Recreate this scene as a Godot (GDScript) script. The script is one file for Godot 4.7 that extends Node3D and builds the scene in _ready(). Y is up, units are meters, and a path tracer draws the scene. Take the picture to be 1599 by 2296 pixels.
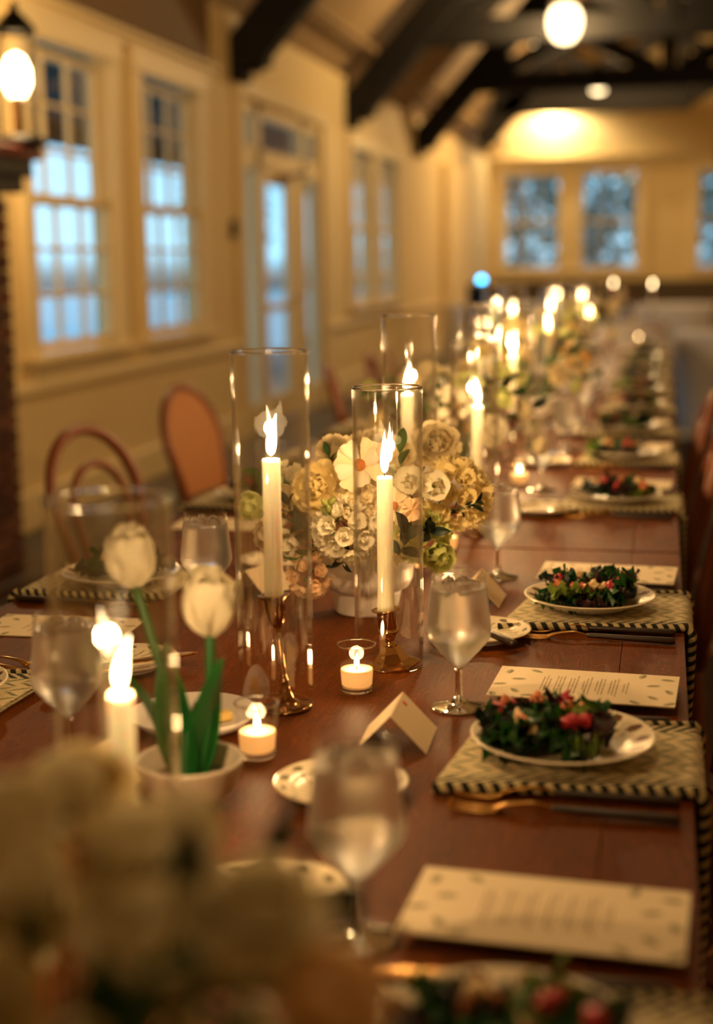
extends Node3D
# A long candlelit dinner table in a timber-roofed hall at dusk. Units are metres; the floor is y = 0, the table tops y = 0.76.

const TABLE_Y := 0.76
const EDGE_X := 0.042      # right edge of the tables
const FAR_EDGE_X := -1.03  # left edge of the tables
const WALL_X := -3.05
var M := {}
var rng := RandomNumberGenerator.new()
var used := {}

# ------------------------------------------------------------------ naming
func numbered(called: String) -> String:
	var n: int = used.get(called, 0)
	used[called] = n + 1
	return called if n == 0 else "%s_%03d" % [called, n]

func tag(o: Node3D, label := "", category := "", group := "", kind := "") -> Node3D:
	if label: o.set_meta("label", label)
	if category: o.set_meta("category", category)
	if group: o.set_meta("group", group)
	if kind: o.set_meta("kind", kind)
	return o

func thing(called: String, label: String, category: String, at := Vector3.ZERO, turn := 0.0, group := "") -> Node3D:
	var o := Node3D.new()
	o.name = numbered(called)
	add_child(o)
	o.position = at
	o.rotation.y = turn
	tag(o, label, category, group)
	return o

func part(called: String, mesh: Mesh, m: Material, parent: Node, at := Vector3.ZERO, rot := Vector3.ZERO) -> MeshInstance3D:
	var o := MeshInstance3D.new()
	o.mesh = mesh
	o.material_override = m
	if parent == self:
		o.name = numbered(called)
	else:
		# parts of one thing may share a name: count them under their own parent
		var k := 0
		for c in parent.get_children():
			var s := String(c.name)
			if s == called or (s.begins_with(called + "_") and s.substr(called.length() + 1).is_valid_int()):
				k += 1
		o.name = called if k == 0 else "%s_%03d" % [called, k]
	parent.add_child(o, true)
	o.position = at
	o.rotation = rot
	return o

func structure(called: String, mesh: Mesh, m: Material, at := Vector3.ZERO, rot := Vector3.ZERO) -> MeshInstance3D:
	var o := part(called, mesh, m, self, at, rot)
	o.set_meta("kind", "structure")
	return o

func copy_of(src: Node3D, at: Vector3, turn: float, label := "", group := "") -> Node3D:
	var c: Node3D = src.duplicate()
	var base := String(src.name)
	var cut := base.rfind("_")
	if cut > 0 and base.substr(cut + 1).is_valid_int():
		base = base.substr(0, cut)
	c.name = numbered(base)
	add_child(c)
	c.position = at
	c.rotation.y = turn
	if label: c.set_meta("label", label)
	if group: c.set_meta("group", group)
	return c

# ------------------------------------------------------------------ shapes
func S() -> SurfaceTool:
	var st := SurfaceTool.new()
	st.begin(Mesh.PRIMITIVE_TRIANGLES)
	return st

func done(st: SurfaceTool) -> ArrayMesh:
	st.generate_normals()
	st.index()
	return st.commit()

func tri(st: SurfaceTool, a: Vector3, b: Vector3, c: Vector3, ua := Vector2.ZERO, ub := Vector2.ZERO, uc := Vector2.ZERO) -> void:
	if a.is_equal_approx(b) or b.is_equal_approx(c) or a.is_equal_approx(c): return
	st.set_uv(ua); st.add_vertex(a)
	st.set_uv(ub); st.add_vertex(b)
	st.set_uv(uc); st.add_vertex(c)

func quad(st: SurfaceTool, a: Vector3, b: Vector3, c: Vector3, d: Vector3, ua := Vector2(0, 0), ub := Vector2(0, 1), uc := Vector2(1, 1), ud := Vector2(1, 0)) -> void:
	tri(st, a, b, c, ua, ub, uc)
	tri(st, a, c, d, ua, uc, ud)

# a face of a convex solid, turned outward from the middle o
func face(st: SurfaceTool, p: Array, o: Vector3) -> void:
	var n: Vector3 = (p[2] - p[0]).cross(p[1] - p[0])
	if n.dot((p[0] + p[1] + p[2]) / 3.0 - o) < 0.0:
		p.reverse()
	for i in range(1, p.size() - 1):
		tri(st, p[0], p[i], p[i + 1], uvp(p[0]), uvp(p[i]), uvp(p[i + 1]))

func uvp(p: Vector3) -> Vector2:
	return Vector2(p.x + p.y * 0.37, p.z + p.y)

# chamfered block of size s, centred at c
func block(st: SurfaceTool, s: Vector3, c := Vector3.ZERO, b := 0.004, t := Transform3D.IDENTITY) -> void:
	var h := s * 0.5
	b = minf(b, minf(h.x, minf(h.y, h.z)) * 0.6)
	var o := t * c
	var f := func(x: float, y: float, z: float) -> Vector3: return t * (c + Vector3(x, y, z))
	st.set_smooth_group(-1)
	var g := h - Vector3(b, b, b)
	for s1 in [-1, 1]:
		face(st, [f.call(s1 * h.x, -g.y, -g.z), f.call(s1 * h.x, g.y, -g.z), f.call(s1 * h.x, g.y, g.z), f.call(s1 * h.x, -g.y, g.z)], o)
		face(st, [f.call(-g.x, s1 * h.y, -g.z), f.call(g.x, s1 * h.y, -g.z), f.call(g.x, s1 * h.y, g.z), f.call(-g.x, s1 * h.y, g.z)], o)
		face(st, [f.call(-g.x, -g.y, s1 * h.z), f.call(g.x, -g.y, s1 * h.z), f.call(g.x, g.y, s1 * h.z), f.call(-g.x, g.y, s1 * h.z)], o)
		for s2 in [-1, 1]:
			face(st, [f.call(s1 * h.x, s2 * g.y, -g.z), f.call(s1 * h.x, s2 * g.y, g.z), f.call(s1 * g.x, s2 * h.y, g.z), f.call(s1 * g.x, s2 * h.y, -g.z)], o)
			face(st, [f.call(s1 * h.x, -g.y, s2 * g.z), f.call(s1 * h.x, g.y, s2 * g.z), f.call(s1 * g.x, g.y, s2 * h.z), f.call(s1 * g.x, -g.y, s2 * h.z)], o)
			face(st, [f.call(-g.x, s1 * h.y, s2 * g.z), f.call(g.x, s1 * h.y, s2 * g.z), f.call(g.x, s1 * g.y, s2 * h.z), f.call(-g.x, s1 * g.y, s2 * h.z)], o)
			for s3 in [-1, 1]:
				face(st, [f.call(s1 * h.x, s2 * g.y, s3 * g.z), f.call(s1 * g.x, s2 * h.y, s3 * g.z), f.call(s1 * g.x, s2 * g.y, s3 * h.z)], o)

func box(s: Vector3, b := 0.004) -> ArrayMesh:
	var st := S()
	block(st, s, Vector3.ZERO, b)
	return done(st)

# turned profile: x is the radius, y the height, from the bottom of the outside upward (and down the inside)
func lathe(st: SurfaceTool, prof: Array, seg := 32, t := Transform3D.IDENTITY, planar := 0.0, sides := 0) -> void:
	st.set_smooth_group(0 if sides == 0 else -1)
	var n := seg if sides == 0 else sides
	if sides == 0:
		# hold the edges of long straight runs, so that their shading stays straight
		var held := [prof[0]]
		for i in prof.size() - 1:
			var p: Vector2 = prof[i]
			var q: Vector2 = prof[i + 1]
			if p.distance_to(q) > 0.02:
				held.append(p + (q - p).normalized() * 0.0008)
				held.append(q - (q - p).normalized() * 0.0008)
			held.append(q)
		prof = held
	for j in n:
		var a := TAU * j / n
		var b := TAU * (j + 1) / n
		for i in prof.size() - 1:
			var p: Vector2 = prof[i]
			var q: Vector2 = prof[i + 1]
			var bl := Vector3(p.x * cos(b), p.y, p.x * sin(b))
			var tl := Vector3(q.x * cos(b), q.y, q.x * sin(b))
			var tr := Vector3(q.x * cos(a), q.y, q.x * sin(a))
			var br := Vector3(p.x * cos(a), p.y, p.x * sin(a))
			var u := [Vector2(float(j + 1) / n, p.y), Vector2(float(j + 1) / n, q.y), Vector2(float(j) / n, q.y), Vector2(float(j) / n, p.y)]
			if planar > 0.0:
				u = [bl, tl, tr, br].map(func(v): return Vector2(0.5 + v.x / planar * 0.5, 0.5 + v.z / planar * 0.5))
			quad(st, t * bl, t * tl, t * tr, t * br, u[0], u[1], u[2], u[3])

func turned(prof: Array, seg := 32, planar := 0.0) -> ArrayMesh:
	var st := S()
	lathe(st, prof, seg, Transform3D.IDENTITY, planar)
	return done(st)

# tube through pts; radii is one number or one per point
func tube(st: SurfaceTool, pts: Array, radii, seg := 8, flat := 1.0, caps := true) -> void:
	st.set_smooth_group(0)
	var rings := []
	var side := Vector3.ZERO
	for i in pts.size():
		var d: Vector3 = (pts[mini(i + 1, pts.size() - 1)] - pts[maxi(i - 1, 0)]).normalized()
		if side == Vector3.ZERO:
			side = d.cross(Vector3.UP if absf(d.y) < 0.9 else Vector3.RIGHT).normalized()
		side = (side - d * side.dot(d)).normalized()
		var up := side.cross(d).normalized()
		var r: float = radii if radii is float else radii[i]
		var ring := []
		for k in seg:
			var a := TAU * k / seg
			ring.append(pts[i] + (side * cos(a) + up * sin(a) * flat) * r)
		rings.append(ring)
	for i in pts.size() - 1:
		for k in seg:
			var l := (k + 1) % seg
			quad(st, rings[i][k], rings[i][l], rings[i + 1][l], rings[i + 1][k], Vector2(float(k) / seg, i), Vector2(float(k + 1) / seg, i), Vector2(float(k + 1) / seg, i + 1), Vector2(float(k) / seg, i + 1))
	if caps:
		for k in seg:
			var l := (k + 1) % seg
			tri(st, pts[0], rings[0][l], rings[0][k])
			tri(st, pts[-1], rings[-1][k], rings[-1][l])

func pipe(pts: Array, radii, seg := 8, flat := 1.0) -> ArrayMesh:
	var st := S()
	tube(st, pts, radii, seg, flat)
	return done(st)

func smooth_path(p: Array, n := 6) -> Array:
	var c := Curve3D.new()
	for i in p.size():
		var d: Vector3 = (p[mini(i + 1, p.size() - 1)] - p[maxi(i - 1, 0)]) / 6.0
		c.add_point(p[i], -d, d)
	var out := []
	for i in p.size() - 1:
		for k in n:
			out.append(c.sample(i, float(k) / n))
	out.append(p[-1])
	return out

# grid surface from a function (u, v in 0..1) -> point, with a thickness t along its normal when t > 0
func sheet(st: SurfaceTool, f: Callable, nu: int, nv: int, thick := 0.0) -> void:
	st.set_smooth_group(0)
	var g := []
	for i in nu + 1:
		var row := []
		for j in nv + 1:
			row.append(f.call(float(i) / nu, float(j) / nv))
		g.append(row)
	var uv := func(i, j): return Vector2(float(i) / nu, float(j) / nv)
	for i in nu:
		for j in nv:
			quad(st, g[i][j], g[i][j + 1], g[i + 1][j + 1], g[i + 1][j], uv.call(i, j), uv.call(i, j + 1), uv.call(i + 1, j + 1), uv.call(i + 1, j))
	if thick <= 0.0: return
	var h := []
	for i in nu + 1:
		var row := []
		for j in nv + 1:
			var du: Vector3 = g[mini(i + 1, nu)][j] - g[maxi(i - 1, 0)][j]
			var dv: Vector3 = g[i][mini(j + 1, nv)] - g[i][maxi(j - 1, 0)]
			row.append(g[i][j] + dv.cross(du).normalized() * thick)
		h.append(row)
	for i in nu:
		for j in nv:
			quad(st, h[i][j], h[i + 1][j], h[i + 1][j + 1], h[i][j + 1], uv.call(i, j), uv.call(i + 1, j), uv.call(i + 1, j + 1), uv.call(i, j + 1))
	st.set_smooth_group(-1)
	for i in nu:
		quad(st, g[i][0], g[i + 1][0], h[i + 1][0], h[i][0], uv.call(i, 0), uv.call(i + 1, 0), uv.call(i + 1, 0), uv.call(i, 0))
		quad(st, g[i][nv], h[i][nv], h[i + 1][nv], g[i + 1][nv], uv.call(i, nv), uv.call(i, nv), uv.call(i + 1, nv), uv.call(i + 1, nv))
	for j in nv:
		quad(st, g[0][j], h[0][j], h[0][j + 1], g[0][j + 1], uv.call(0, j), uv.call(0, j), uv.call(0, j + 1), uv.call(0, j + 1))
		quad(st, g[nu][j], g[nu][j + 1], h[nu][j + 1], h[nu][j], uv.call(nu, j), uv.call(nu, j + 1), uv.call(nu, j + 1), uv.call(nu, j))

func turn_to(dir: Vector3, spin := 0.0) -> Basis:
	var y := dir.normalized()
	var x := (Vector3.BACK if absf(y.z) < 0.9 else Vector3.RIGHT).cross(y).normalized()
	return Basis(x, y, x.cross(y)) * Basis(Vector3.UP, spin)

# ------------------------------------------------------------------ materials
func mat(called: String, c: Color, rough := 0.6, metal := 0.0) -> StandardMaterial3D:
	var m := StandardMaterial3D.new()
	m.resource_name = called
	m.albedo_color = c
	m.roughness = rough
	m.metallic = metal
	M[called] = m
	return m

func petal_mat(called: String, c: Color) -> StandardMaterial3D:
	var m := mat(called, c, 0.6)
	m.backlight_enabled = true
	m.backlight = Color(0.75, 0.72, 0.6)
	m.rim_enabled = true
	m.rim = 0.15
	return m

func picture(w: int, h: int, f: Callable) -> ImageTexture:
	var im := Image.create(w, h, false, Image.FORMAT_RGB8)
	for y in h:
		for x in w:
			im.set_pixel(x, y, f.call(x, y))
	return ImageTexture.create_from_image(im)

func noise(seed_: int, freq: float, oct := 4) -> FastNoiseLite:
	var n := FastNoiseLite.new()
	n.seed = seed_
	n.frequency = freq
	n.fractal_octaves = oct
	return n

func make_materials() -> void:
	# wood of the table top: long grain along v with slow cathedral arches
	var n1 := noise(3, 0.010, 3)
	var n2 := noise(5, 0.05, 4)
	var wood := picture(512, 1024, func(x, y):
		var w: float = n1.get_noise_2d(x * 1.1, y * 0.32) * 13.0
		var ring: float = absf(fposmod(w + x * 0.012, 1.0) - 0.5) * 2.0
		var fine: float = n2.get_noise_2d(x * 6.0, y * 0.22)
		var tone: float = 0.72 + 0.2 * pow(ring, 1.6) + 0.16 * fine + 0.12 * n2.get_noise_2d(x * 0.3, y * 0.1)
		return Color(0.47 * tone, 0.24 * tone, 0.068 * tone))
	for k in 3:
		var m := mat("table wood %d" % k, [Color(1, 1, 1), Color(0.9, 0.88, 0.86), Color(1.0, 0.95, 0.9)][k], 0.42)
		m.albedo_texture = wood
		m.uv1_scale = Vector3(2.2, 0.9, 1)
		m.uv1_offset = Vector3(k * 0.37, k * 0.21, 0)
		m.roughness = 0.5
		m.metallic_specular = 0.18
	mat("table frame", Color(0.34, 0.22, 0.14), 0.5)
	var plank := picture(256, 512, func(x, y):
		var fine: float = n2.get_noise_2d(x * 3.0 + 900, y * 0.2)
		var tone: float = 0.8 + 0.25 * fine + 0.2 * n1.get_noise_2d(x * 0.8, y * 0.8)
		return Color(0.36 * tone, 0.24 * tone, 0.16 * tone))
	for k in 3:
		var m := mat("floor board %d" % k, [Color(1, 1, 1), Color(0.8, 0.8, 0.8), Color(0.65, 0.62, 0.6)][k], 0.4)
		m.albedo_texture = plank
		m.uv1_offset = Vector3(k * 0.31, k * 0.17, 0)
	# paint and plaster
	var pn := NoiseTexture2D.new()
	pn.width = 256; pn.height = 256; pn.seamless = true
	pn.noise = noise(11, 0.03, 4)
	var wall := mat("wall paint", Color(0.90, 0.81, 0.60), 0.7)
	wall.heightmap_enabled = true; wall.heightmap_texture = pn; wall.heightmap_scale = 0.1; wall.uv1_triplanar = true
	mat("dimmed wall paint", Color(0.46, 0.36, 0.24), 0.75)  # wall colour darkened to stand for the dim light above the trim
	mat("trim paint", Color(0.91, 0.83, 0.63), 0.5)
	mat("ceiling paint", Color(0.62, 0.52, 0.37), 0.75)
	mat("wainscot", Color(0.30, 0.24, 0.16), 0.6)
	mat("beam", Color(0.04, 0.03, 0.03), 0.85)
	mat("brick 0", Color(0.36, 0.20, 0.14), 0.9)
	mat("brick 1", Color(0.29, 0.17, 0.12), 0.9)
	mat("brick 2", Color(0.42, 0.26, 0.18), 0.9)
	mat("mortar", Color(0.40, 0.35, 0.30), 0.95)
	mat("mantel wood", Color(0.42, 0.16, 0.09), 0.45)
	mat("dark wood", Color(0.09, 0.065, 0.05), 0.6)
	mat("black metal", Color(0.05, 0.05, 0.05), 0.45, 0.6)
	mat("black plastic", Color(0.035, 0.035, 0.04), 0.5)
	mat("concrete", Color(0.74, 0.74, 0.74), 0.85)
	mat("gravel", Color(0.86, 0.86, 0.86), 0.95)
	mat("porch boards", Color(0.18, 0.20, 0.20), 0.9)
	mat("bark", Color(0.22, 0.17, 0.13), 0.95)
	mat("tree leaf", Color(0.24, 0.46, 0.45), 0.9)
	# glass
	var pane := mat("window pane", Color(1, 1, 1, 0.0), 0.02)
	pane.transparency = BaseMaterial3D.TRANSPARENCY_ALPHA
	var clear := mat("clear glass", Color(1, 1, 1, 0.0), 0.0)
	clear.transparency = BaseMaterial3D.TRANSPARENCY_ALPHA
	clear.metallic_specular = 0.5
	var cup := mat("thin cup glass", Color(1, 1, 1, 0.0), 0.0)
	cup.transparency = BaseMaterial3D.TRANSPARENCY_ALPHA
	cup.metallic_specular = 0.34
	var solid := mat("solid glass", Color(1, 1, 1, 0.0), 0.0)
	solid.refraction_enabled = true; solid.refraction_scale = 0.05
	var frosty := mat("chilled glass", Color(1, 1, 1, 0.04), 0.33)
	frosty.refraction_enabled = true; frosty.refraction_scale = 0.034
	var ice := mat("ice", Color(1, 1, 1, 0.0), 0.05)
	ice.refraction_enabled = true; ice.refraction_scale = 0.031
	# metal
	mat("brass", Color(0.82, 0.66, 0.47), 0.11, 1.0)
	mat("aged brass", Color(0.60, 0.46, 0.33), 0.15, 1.0)
	mat("gold cutlery", Color(0.86, 0.66, 0.38), 0.22, 1.0)
	mat("cutlery handle", Color(0.16, 0.10, 0.06), 0.4)
	# wax and flame
	var wax := mat("ivory wax", Color(0.99, 0.95, 0.86), 0.45)
	wax.subsurf_scatter_enabled = true; wax.subsurf_scatter_strength = 0.55
	wax.backlight_enabled = true; wax.backlight = Color(0.3, 0.28, 0.24)
	var vwax := mat("votive wax", Color(0.98, 0.89, 0.74), 0.5)
	vwax.backlight_enabled = true; vwax.backlight = Color(1.0, 0.95, 0.86)
	mat("wick", Color(0.05, 0.04, 0.035), 0.9)
	var fl := mat("flame", Color(1, 0.8, 0.5), 0.5)
	fl.emission_enabled = true; fl.emission = Color(1.0, 0.87, 0.64); fl.emission_energy_multiplier = 22.0
	var gl := mat("lamp glow", Color(1, 0.9, 0.7), 0.5)
	gl.emission_enabled = true; gl.emission = Color(1.0, 0.88, 0.66); gl.emission_energy_multiplier = 7.0
	var lg := mat("lantern glow", Color(1, 0.9, 0.7), 0.5)
	lg.emission_enabled = true; lg.emission = Color(1.0, 0.86, 0.62); lg.emission_energy_multiplier = 22.0
	var bl := mat("blue light", Color(0.3, 0.8, 1), 0.5)
	bl.emission_enabled = true; bl.emission = Color(0.25, 0.75, 1.0); bl.emission_energy_multiplier = 12.0
	# crockery
	mat("white ceramic", Color(0.88, 0.86, 0.85), 0.42)
	mat("speckled ceramic", Color(0.78, 0.74, 0.68), 0.4)
	mat("bowl inside", Color(0.42, 0.38, 0.30), 0.3)
	mat("butter", Color(0.95, 0.82, 0.50), 0.4)
	mat("cane", Color(0.70, 0.46, 0.26), 0.6)
	mat("bentwood", Color(0.50, 0.27, 0.15), 0.38)
	mat("seat cane", Color(0.62, 0.42, 0.25), 0.65)
	mat("white cloth", Color(0.86, 0.86, 0.88), 0.9)
	M["plate top"] = plate_print(true)
	M["bread plate top"] = plate_print(false)
	M["napkin"] = napkin_print()
	M["menu"] = menu_print()
	var rope := mat("rope hem", Color.WHITE, 0.9)
	rope.albedo_texture = picture(64, 64, func(x, y):
		var k: float = fposmod(x / 64.0 + y / 64.0, 1.0)
		return Color(0.09, 0.10, 0.06) if k < 0.5 else Color(0.74, 0.68, 0.52))
	rope.uv1_scale = Vector3(1, 0.62, 1)
	mat("card", Color(0.88, 0.80, 0.67), 0.8)
	mat("card stock", Color(0.88, 0.82, 0.70), 0.8)
	mat("wax dot", Color(0.80, 0.30, 0.18), 0.5)
	# flowers and leaves
	petal_mat("cream petal", Color(0.91, 0.86, 0.73))
	petal_mat("white petal", Color(0.91, 0.89, 0.82))
	petal_mat("yellow petal", Color(0.92, 0.85, 0.62))
	petal_mat("blush petal", Color(0.97, 0.84, 0.70))
	petal_mat("green petal", Color(0.84, 0.88, 0.58))
	petal_mat("amber petal", Color(0.93, 0.74, 0.40))
	mat("stamen", Color(0.72, 0.40, 0.12), 0.8)
	mat("dark stamen", Color(0.35, 0.16, 0.10), 0.8)
	var lf := mat("leaf", Color(0.16, 0.30, 0.12), 0.5)
	lf.backlight_enabled = true; lf.backlight = Color(0.3, 0.5, 0.2)
	mat("dark leaf", Color(0.05, 0.13, 0.09), 0.5)
	mat("stem", Color(0.20, 0.36, 0.14), 0.5)
	mat("bud", Color(0.55, 0.58, 0.30), 0.6)
	var tl := mat("tulip leaf", Color(0.10, 0.36, 0.16), 0.4)
	tl.backlight_enabled = true; tl.backlight = Color(0.15, 0.5, 0.2)
	# salad
	var sl := mat("salad green", Color(0.10, 0.30, 0.09), 0.4)
	sl.backlight_enabled = true; sl.backlight = Color(0.2, 0.5, 0.1)
	mat("salad dark", Color(0.045, 0.13, 0.08), 0.4)
	mat("salad red", Color(0.20, 0.08, 0.08), 0.45)
	mat("salad lime", Color(0.45, 0.55, 0.20), 0.45)
	mat("radish pink", Color(0.74, 0.20, 0.25), 0.35)
	mat("crumble", Color(0.90, 0.80, 0.60), 0.7)
	mat("fruit", Color(0.85, 0.52, 0.34), 0.4)

func plate_print(dinner: bool) -> StandardMaterial3D:
	var nz := noise(21 if dinner else 22, 0.06, 3)
	var tex := picture(512, 512, func(x, y):
		var p := Vector2(x - 255.5, y - 255.5) / 255.5
		var r := p.length()
		var a := p.angle()
		var c := Color(0.93, 0.88, 0.78)
		if dinner:
			# rim of brown, soft-edged petals with a paler second row of sprigs
			var k: float = fposmod(a / TAU * 15.0, 1.0) - 0.5
			var d := Vector2(k * r * 2.6, (r - 0.86) * 5.6).length() + nz.get_noise_2d(x, y) * 0.16
			if d < 0.52: c = c.lerp(Color(0.36, 0.20, 0.11), clampf((0.58 - d) * 6.0, 0.0, 0.9))
			var k2: float = fposmod(a / TAU * 30.0 + 0.25, 1.0) - 0.5
			var d2 := Vector2(k2 * r * 2.2, (r - 0.70) * 11.0).length()
			if d2 < 0.3: c = c.lerp(Color(0.58, 0.52, 0.34), 0.5)
		else:
			# leafy rim: slanted olive leaves between two fine lines, vein sprigs inside
			var s: float = fposmod(a / TAU * 13.0 + (r - 0.8) * 1.3, 1.0) - 0.5
			var e := Vector2(s * r * 2.4, (r - 0.87) * 8.5).length() + nz.get_noise_2d(x, y) * 0.2
			if e < 0.45: c = c.lerp(Color(0.31, 0.28, 0.14), 0.78)
			var v: float = fposmod(a / TAU * 22.0 - r * 3.0, 1.0) - 0.5
			if r > 0.52 and r < 0.76 and absf(v) < 0.13 + nz.get_noise_2d(x * 3, y * 3) * 0.12: c = c.lerp(Color(0.46, 0.43, 0.24), 0.55)
			if r > 0.975: c = c.lerp(Color(0.55, 0.45, 0.25), 0.6)
		return c)
	var m := mat("printed plate" if dinner else "printed bread plate", Color.WHITE, 0.14)
	m.albedo_texture = tex
	m.roughness = 0.22
	return m

func napkin_print() -> StandardMaterial3D:
	# u runs across the width, v along the length: rows of slanted dashes like a block-printed chevron, a dense rope of dashes at both long edges
	var nz := noise(31, 0.09, 3)
	var tex := picture(512, 1024, func(x, y):
		var u: float = x / 511.0
		var v: float = y / 1023.0
		var wob: float = nz.get_noise_2d(x, y)
		var c := Color(0.80, 0.74, 0.58) * (1.0 + 0.05 * wob)
		var e := minf(u, 1.0 - u)
		if e < 0.12:
			var k: float = fposmod(v * 30.0 + (e if u < 0.5 else -e) * 14.0, 1.0)
			if k < 0.55 + wob * 0.15 and e > 0.006: c = Color(0.09, 0.11, 0.07)
		else:
			var col := (u - 0.10) / 0.80 * 4.0
			var f: float = fposmod(col, 1.0) - 0.5
			var k: float = fposmod(v * 22.0 + absf(f) * 2.3, 1.0)
			if k < 0.34 + wob * 0.22 and absf(f) > 0.06 and absf(f) < 0.43: c = c.lerp(Color(0.27, 0.29, 0.18), 0.72)
		return c)
	var m := mat("block print cloth", Color.WHITE, 0.9)
	m.albedo_texture = tex
	m.rim_enabled = true; m.rim = 0.2
	var h := NoiseTexture2D.new()
	h.width = 256; h.height = 256; h.seamless = true
	h.noise = noise(33, 0.2, 2)
	m.heightmap_enabled = true; h.noise.frequency = 0.25
	m.heightmap_texture = h; m.heightmap_scale = 0.06
	return m

func menu_print() -> StandardMaterial3D:
	# lines of small print across the middle, too fine to read, and leaf sprigs at both ends
	var nz := noise(41, 0.15, 2)
	var r := RandomNumberGenerator.new()
	r.seed = 5
	var rows := []
	for k in 26:
		rows.append([0.27 + k * 0.0185, r.randf_range(0.12, 0.3), k in [3, 7, 11, 15, 19, 23]])
	var sprigs := [Vector2(0.06, 0.18), Vector2(0.13, 0.42), Vector2(0.04, 0.62), Vector2(0.14, 0.80), Vector2(0.21, 0.12), Vector2(0.22, 0.92), Vector2(0.03, 0.95), Vector2(0.94, 0.16), Vector2(0.87, 0.38), Vector2(0.96, 0.55), Vector2(0.88, 0.76), Vector2(0.80, 0.08), Vector2(0.79, 0.93), Vector2(0.97, 0.92)]
	var tex := picture(900, 480, func(x, y):
		var u: float = x / 899.0
		var v: float = y / 479.0
		var c := Color(0.91, 0.85, 0.73)
		for row in rows:
			if not row[2] and absf(u - row[0]) < 0.0045 and absf(v - 0.5) < row[1] and nz.get_noise_2d(v * 900.0, row[0] * 4000.0) > -0.16:
				c = Color(0.62, 0.54, 0.42)
		for s in sprigs:
			var d: Vector2 = Vector2((u - s.x) * 1.88, v - s.y)
			d = d.rotated(s.x * 9.0 + s.y * 5.0)
			if Vector2(d.x / 0.088, d.y / 0.045).length() + nz.get_noise_2d(x, y) * 0.35 < 0.8:
				c = c.lerp(Color(0.36, 0.34, 0.17), 0.7 if d.y > 0.0 else 0.4)
		return c)
	var m := mat("menu print", Color.WHITE, 0.75)
	m.albedo_texture = tex
	return m

# ------------------------------------------------------------------ the room
func wall_with_holes(holes: Array, z0: float, z1: float, y1: float, x: float, thick: float) -> ArrayMesh:
	# blocks of wall round rectangular holes [z_near, z_far, y_low, y_high], listed from near to far along -z
	var st := S()
	var at := z0
	var seg := func(za: float, zb: float, ya: float, yb: float):
		if za - zb > 0.001 and yb - ya > 0.001:
			block(st, Vector3(thick, yb - ya, za - zb), Vector3(x - thick / 2, (ya + yb) / 2, (za + zb) / 2), 0.001)
	for h in holes:
		seg.call(at, h[0], 0.0, y1)
		seg.call(h[0], h[1], 0.0, h[2])
		seg.call(h[0], h[1], h[3], y1)
		at = h[1]
	seg.call(at, z1, 0.0, y1)
	return done(st)

var n_windows := 0
# a sash window in the plane x = 0, its middle at z = 0, glass w wide, from y0 to y1
func make_window(w: float, y0: float, y1: float, cols := 3, rows := 3) -> Node3D:
	var root := Node3D.new()
	n_windows += 1
	root.name = "window_%d" % n_windows
	add_child(root)
	root.set_meta("kind", "structure")
	var t: StandardMaterial3D = M["trim paint"]
	var cas := S()
	var cw := 0.13
	for s in [-1, 1]:
		block(cas, Vector3(0.045, y1 - y0 + 0.1, cw), Vector3(0.02, (y0 + y1) / 2, s * (w / 2 + 0.05 + cw / 2)), 0.006)
	block(cas, Vector3(0.05, cw, w + 0.1 + cw * 2 + 0.04), Vector3(0.024, y1 + 0.05 + cw / 2, 0), 0.006)
	part("casing", done(cas), t, root)
	var sl := S()
	block(sl, Vector3(0.12, 0.04, w + 0.42), Vector3(0.035, y0 - 0.07, 0), 0.008)
	block(sl, Vector3(0.03, 0.09, w + 0.34), Vector3(0.012, y0 - 0.135, 0), 0.004)
	part("sill", done(sl), t, root)
	var mid := (y0 + y1) / 2
	for k in 2:
		var a := y0 if k == 0 else mid + 0.012
		var b := mid - 0.012 if k == 0 else y1
		var dx := -0.025 if k == 0 else -0.072
		var fr := S()
		for s in [-1, 1]:
			block(fr, Vector3(0.045, b - a + 0.05, 0.05), Vector3(dx, (a + b) / 2, s * (w / 2 + 0.02)), 0.004)
		for yy in [a - 0.02, b + 0.012]:
			block(fr, Vector3(0.045, 0.05 if k == 0 else 0.045, w + 0.06), Vector3(dx, yy, 0), 0.004)
		var sash := part("lower_sash" if k == 0 else "upper_sash", done(fr), t, root)
		for c in range(1, cols):
			part("muntin", box(Vector3(0.03, b - a, 0.022), 0.005), t, sash, Vector3(dx, (a + b) / 2, -w / 2 + w * c / cols))
		for r in range(1, rows):
			part("muntin", box(Vector3(0.028, 0.022, w), 0.005), t, sash, Vector3(dx, a + (b - a) * r / rows, 0))
		var pm := box(Vector3(0.004, (b - a) / rows - 0.01, w / cols - 0.01), 0.001)
		for c in cols:
			for r in rows:
				part("pane", pm, M["window pane"], sash, Vector3(dx, a + (b - a) * (r + 0.5) / rows, -w / 2 + w * (c + 0.5) / cols))
	return root

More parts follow.
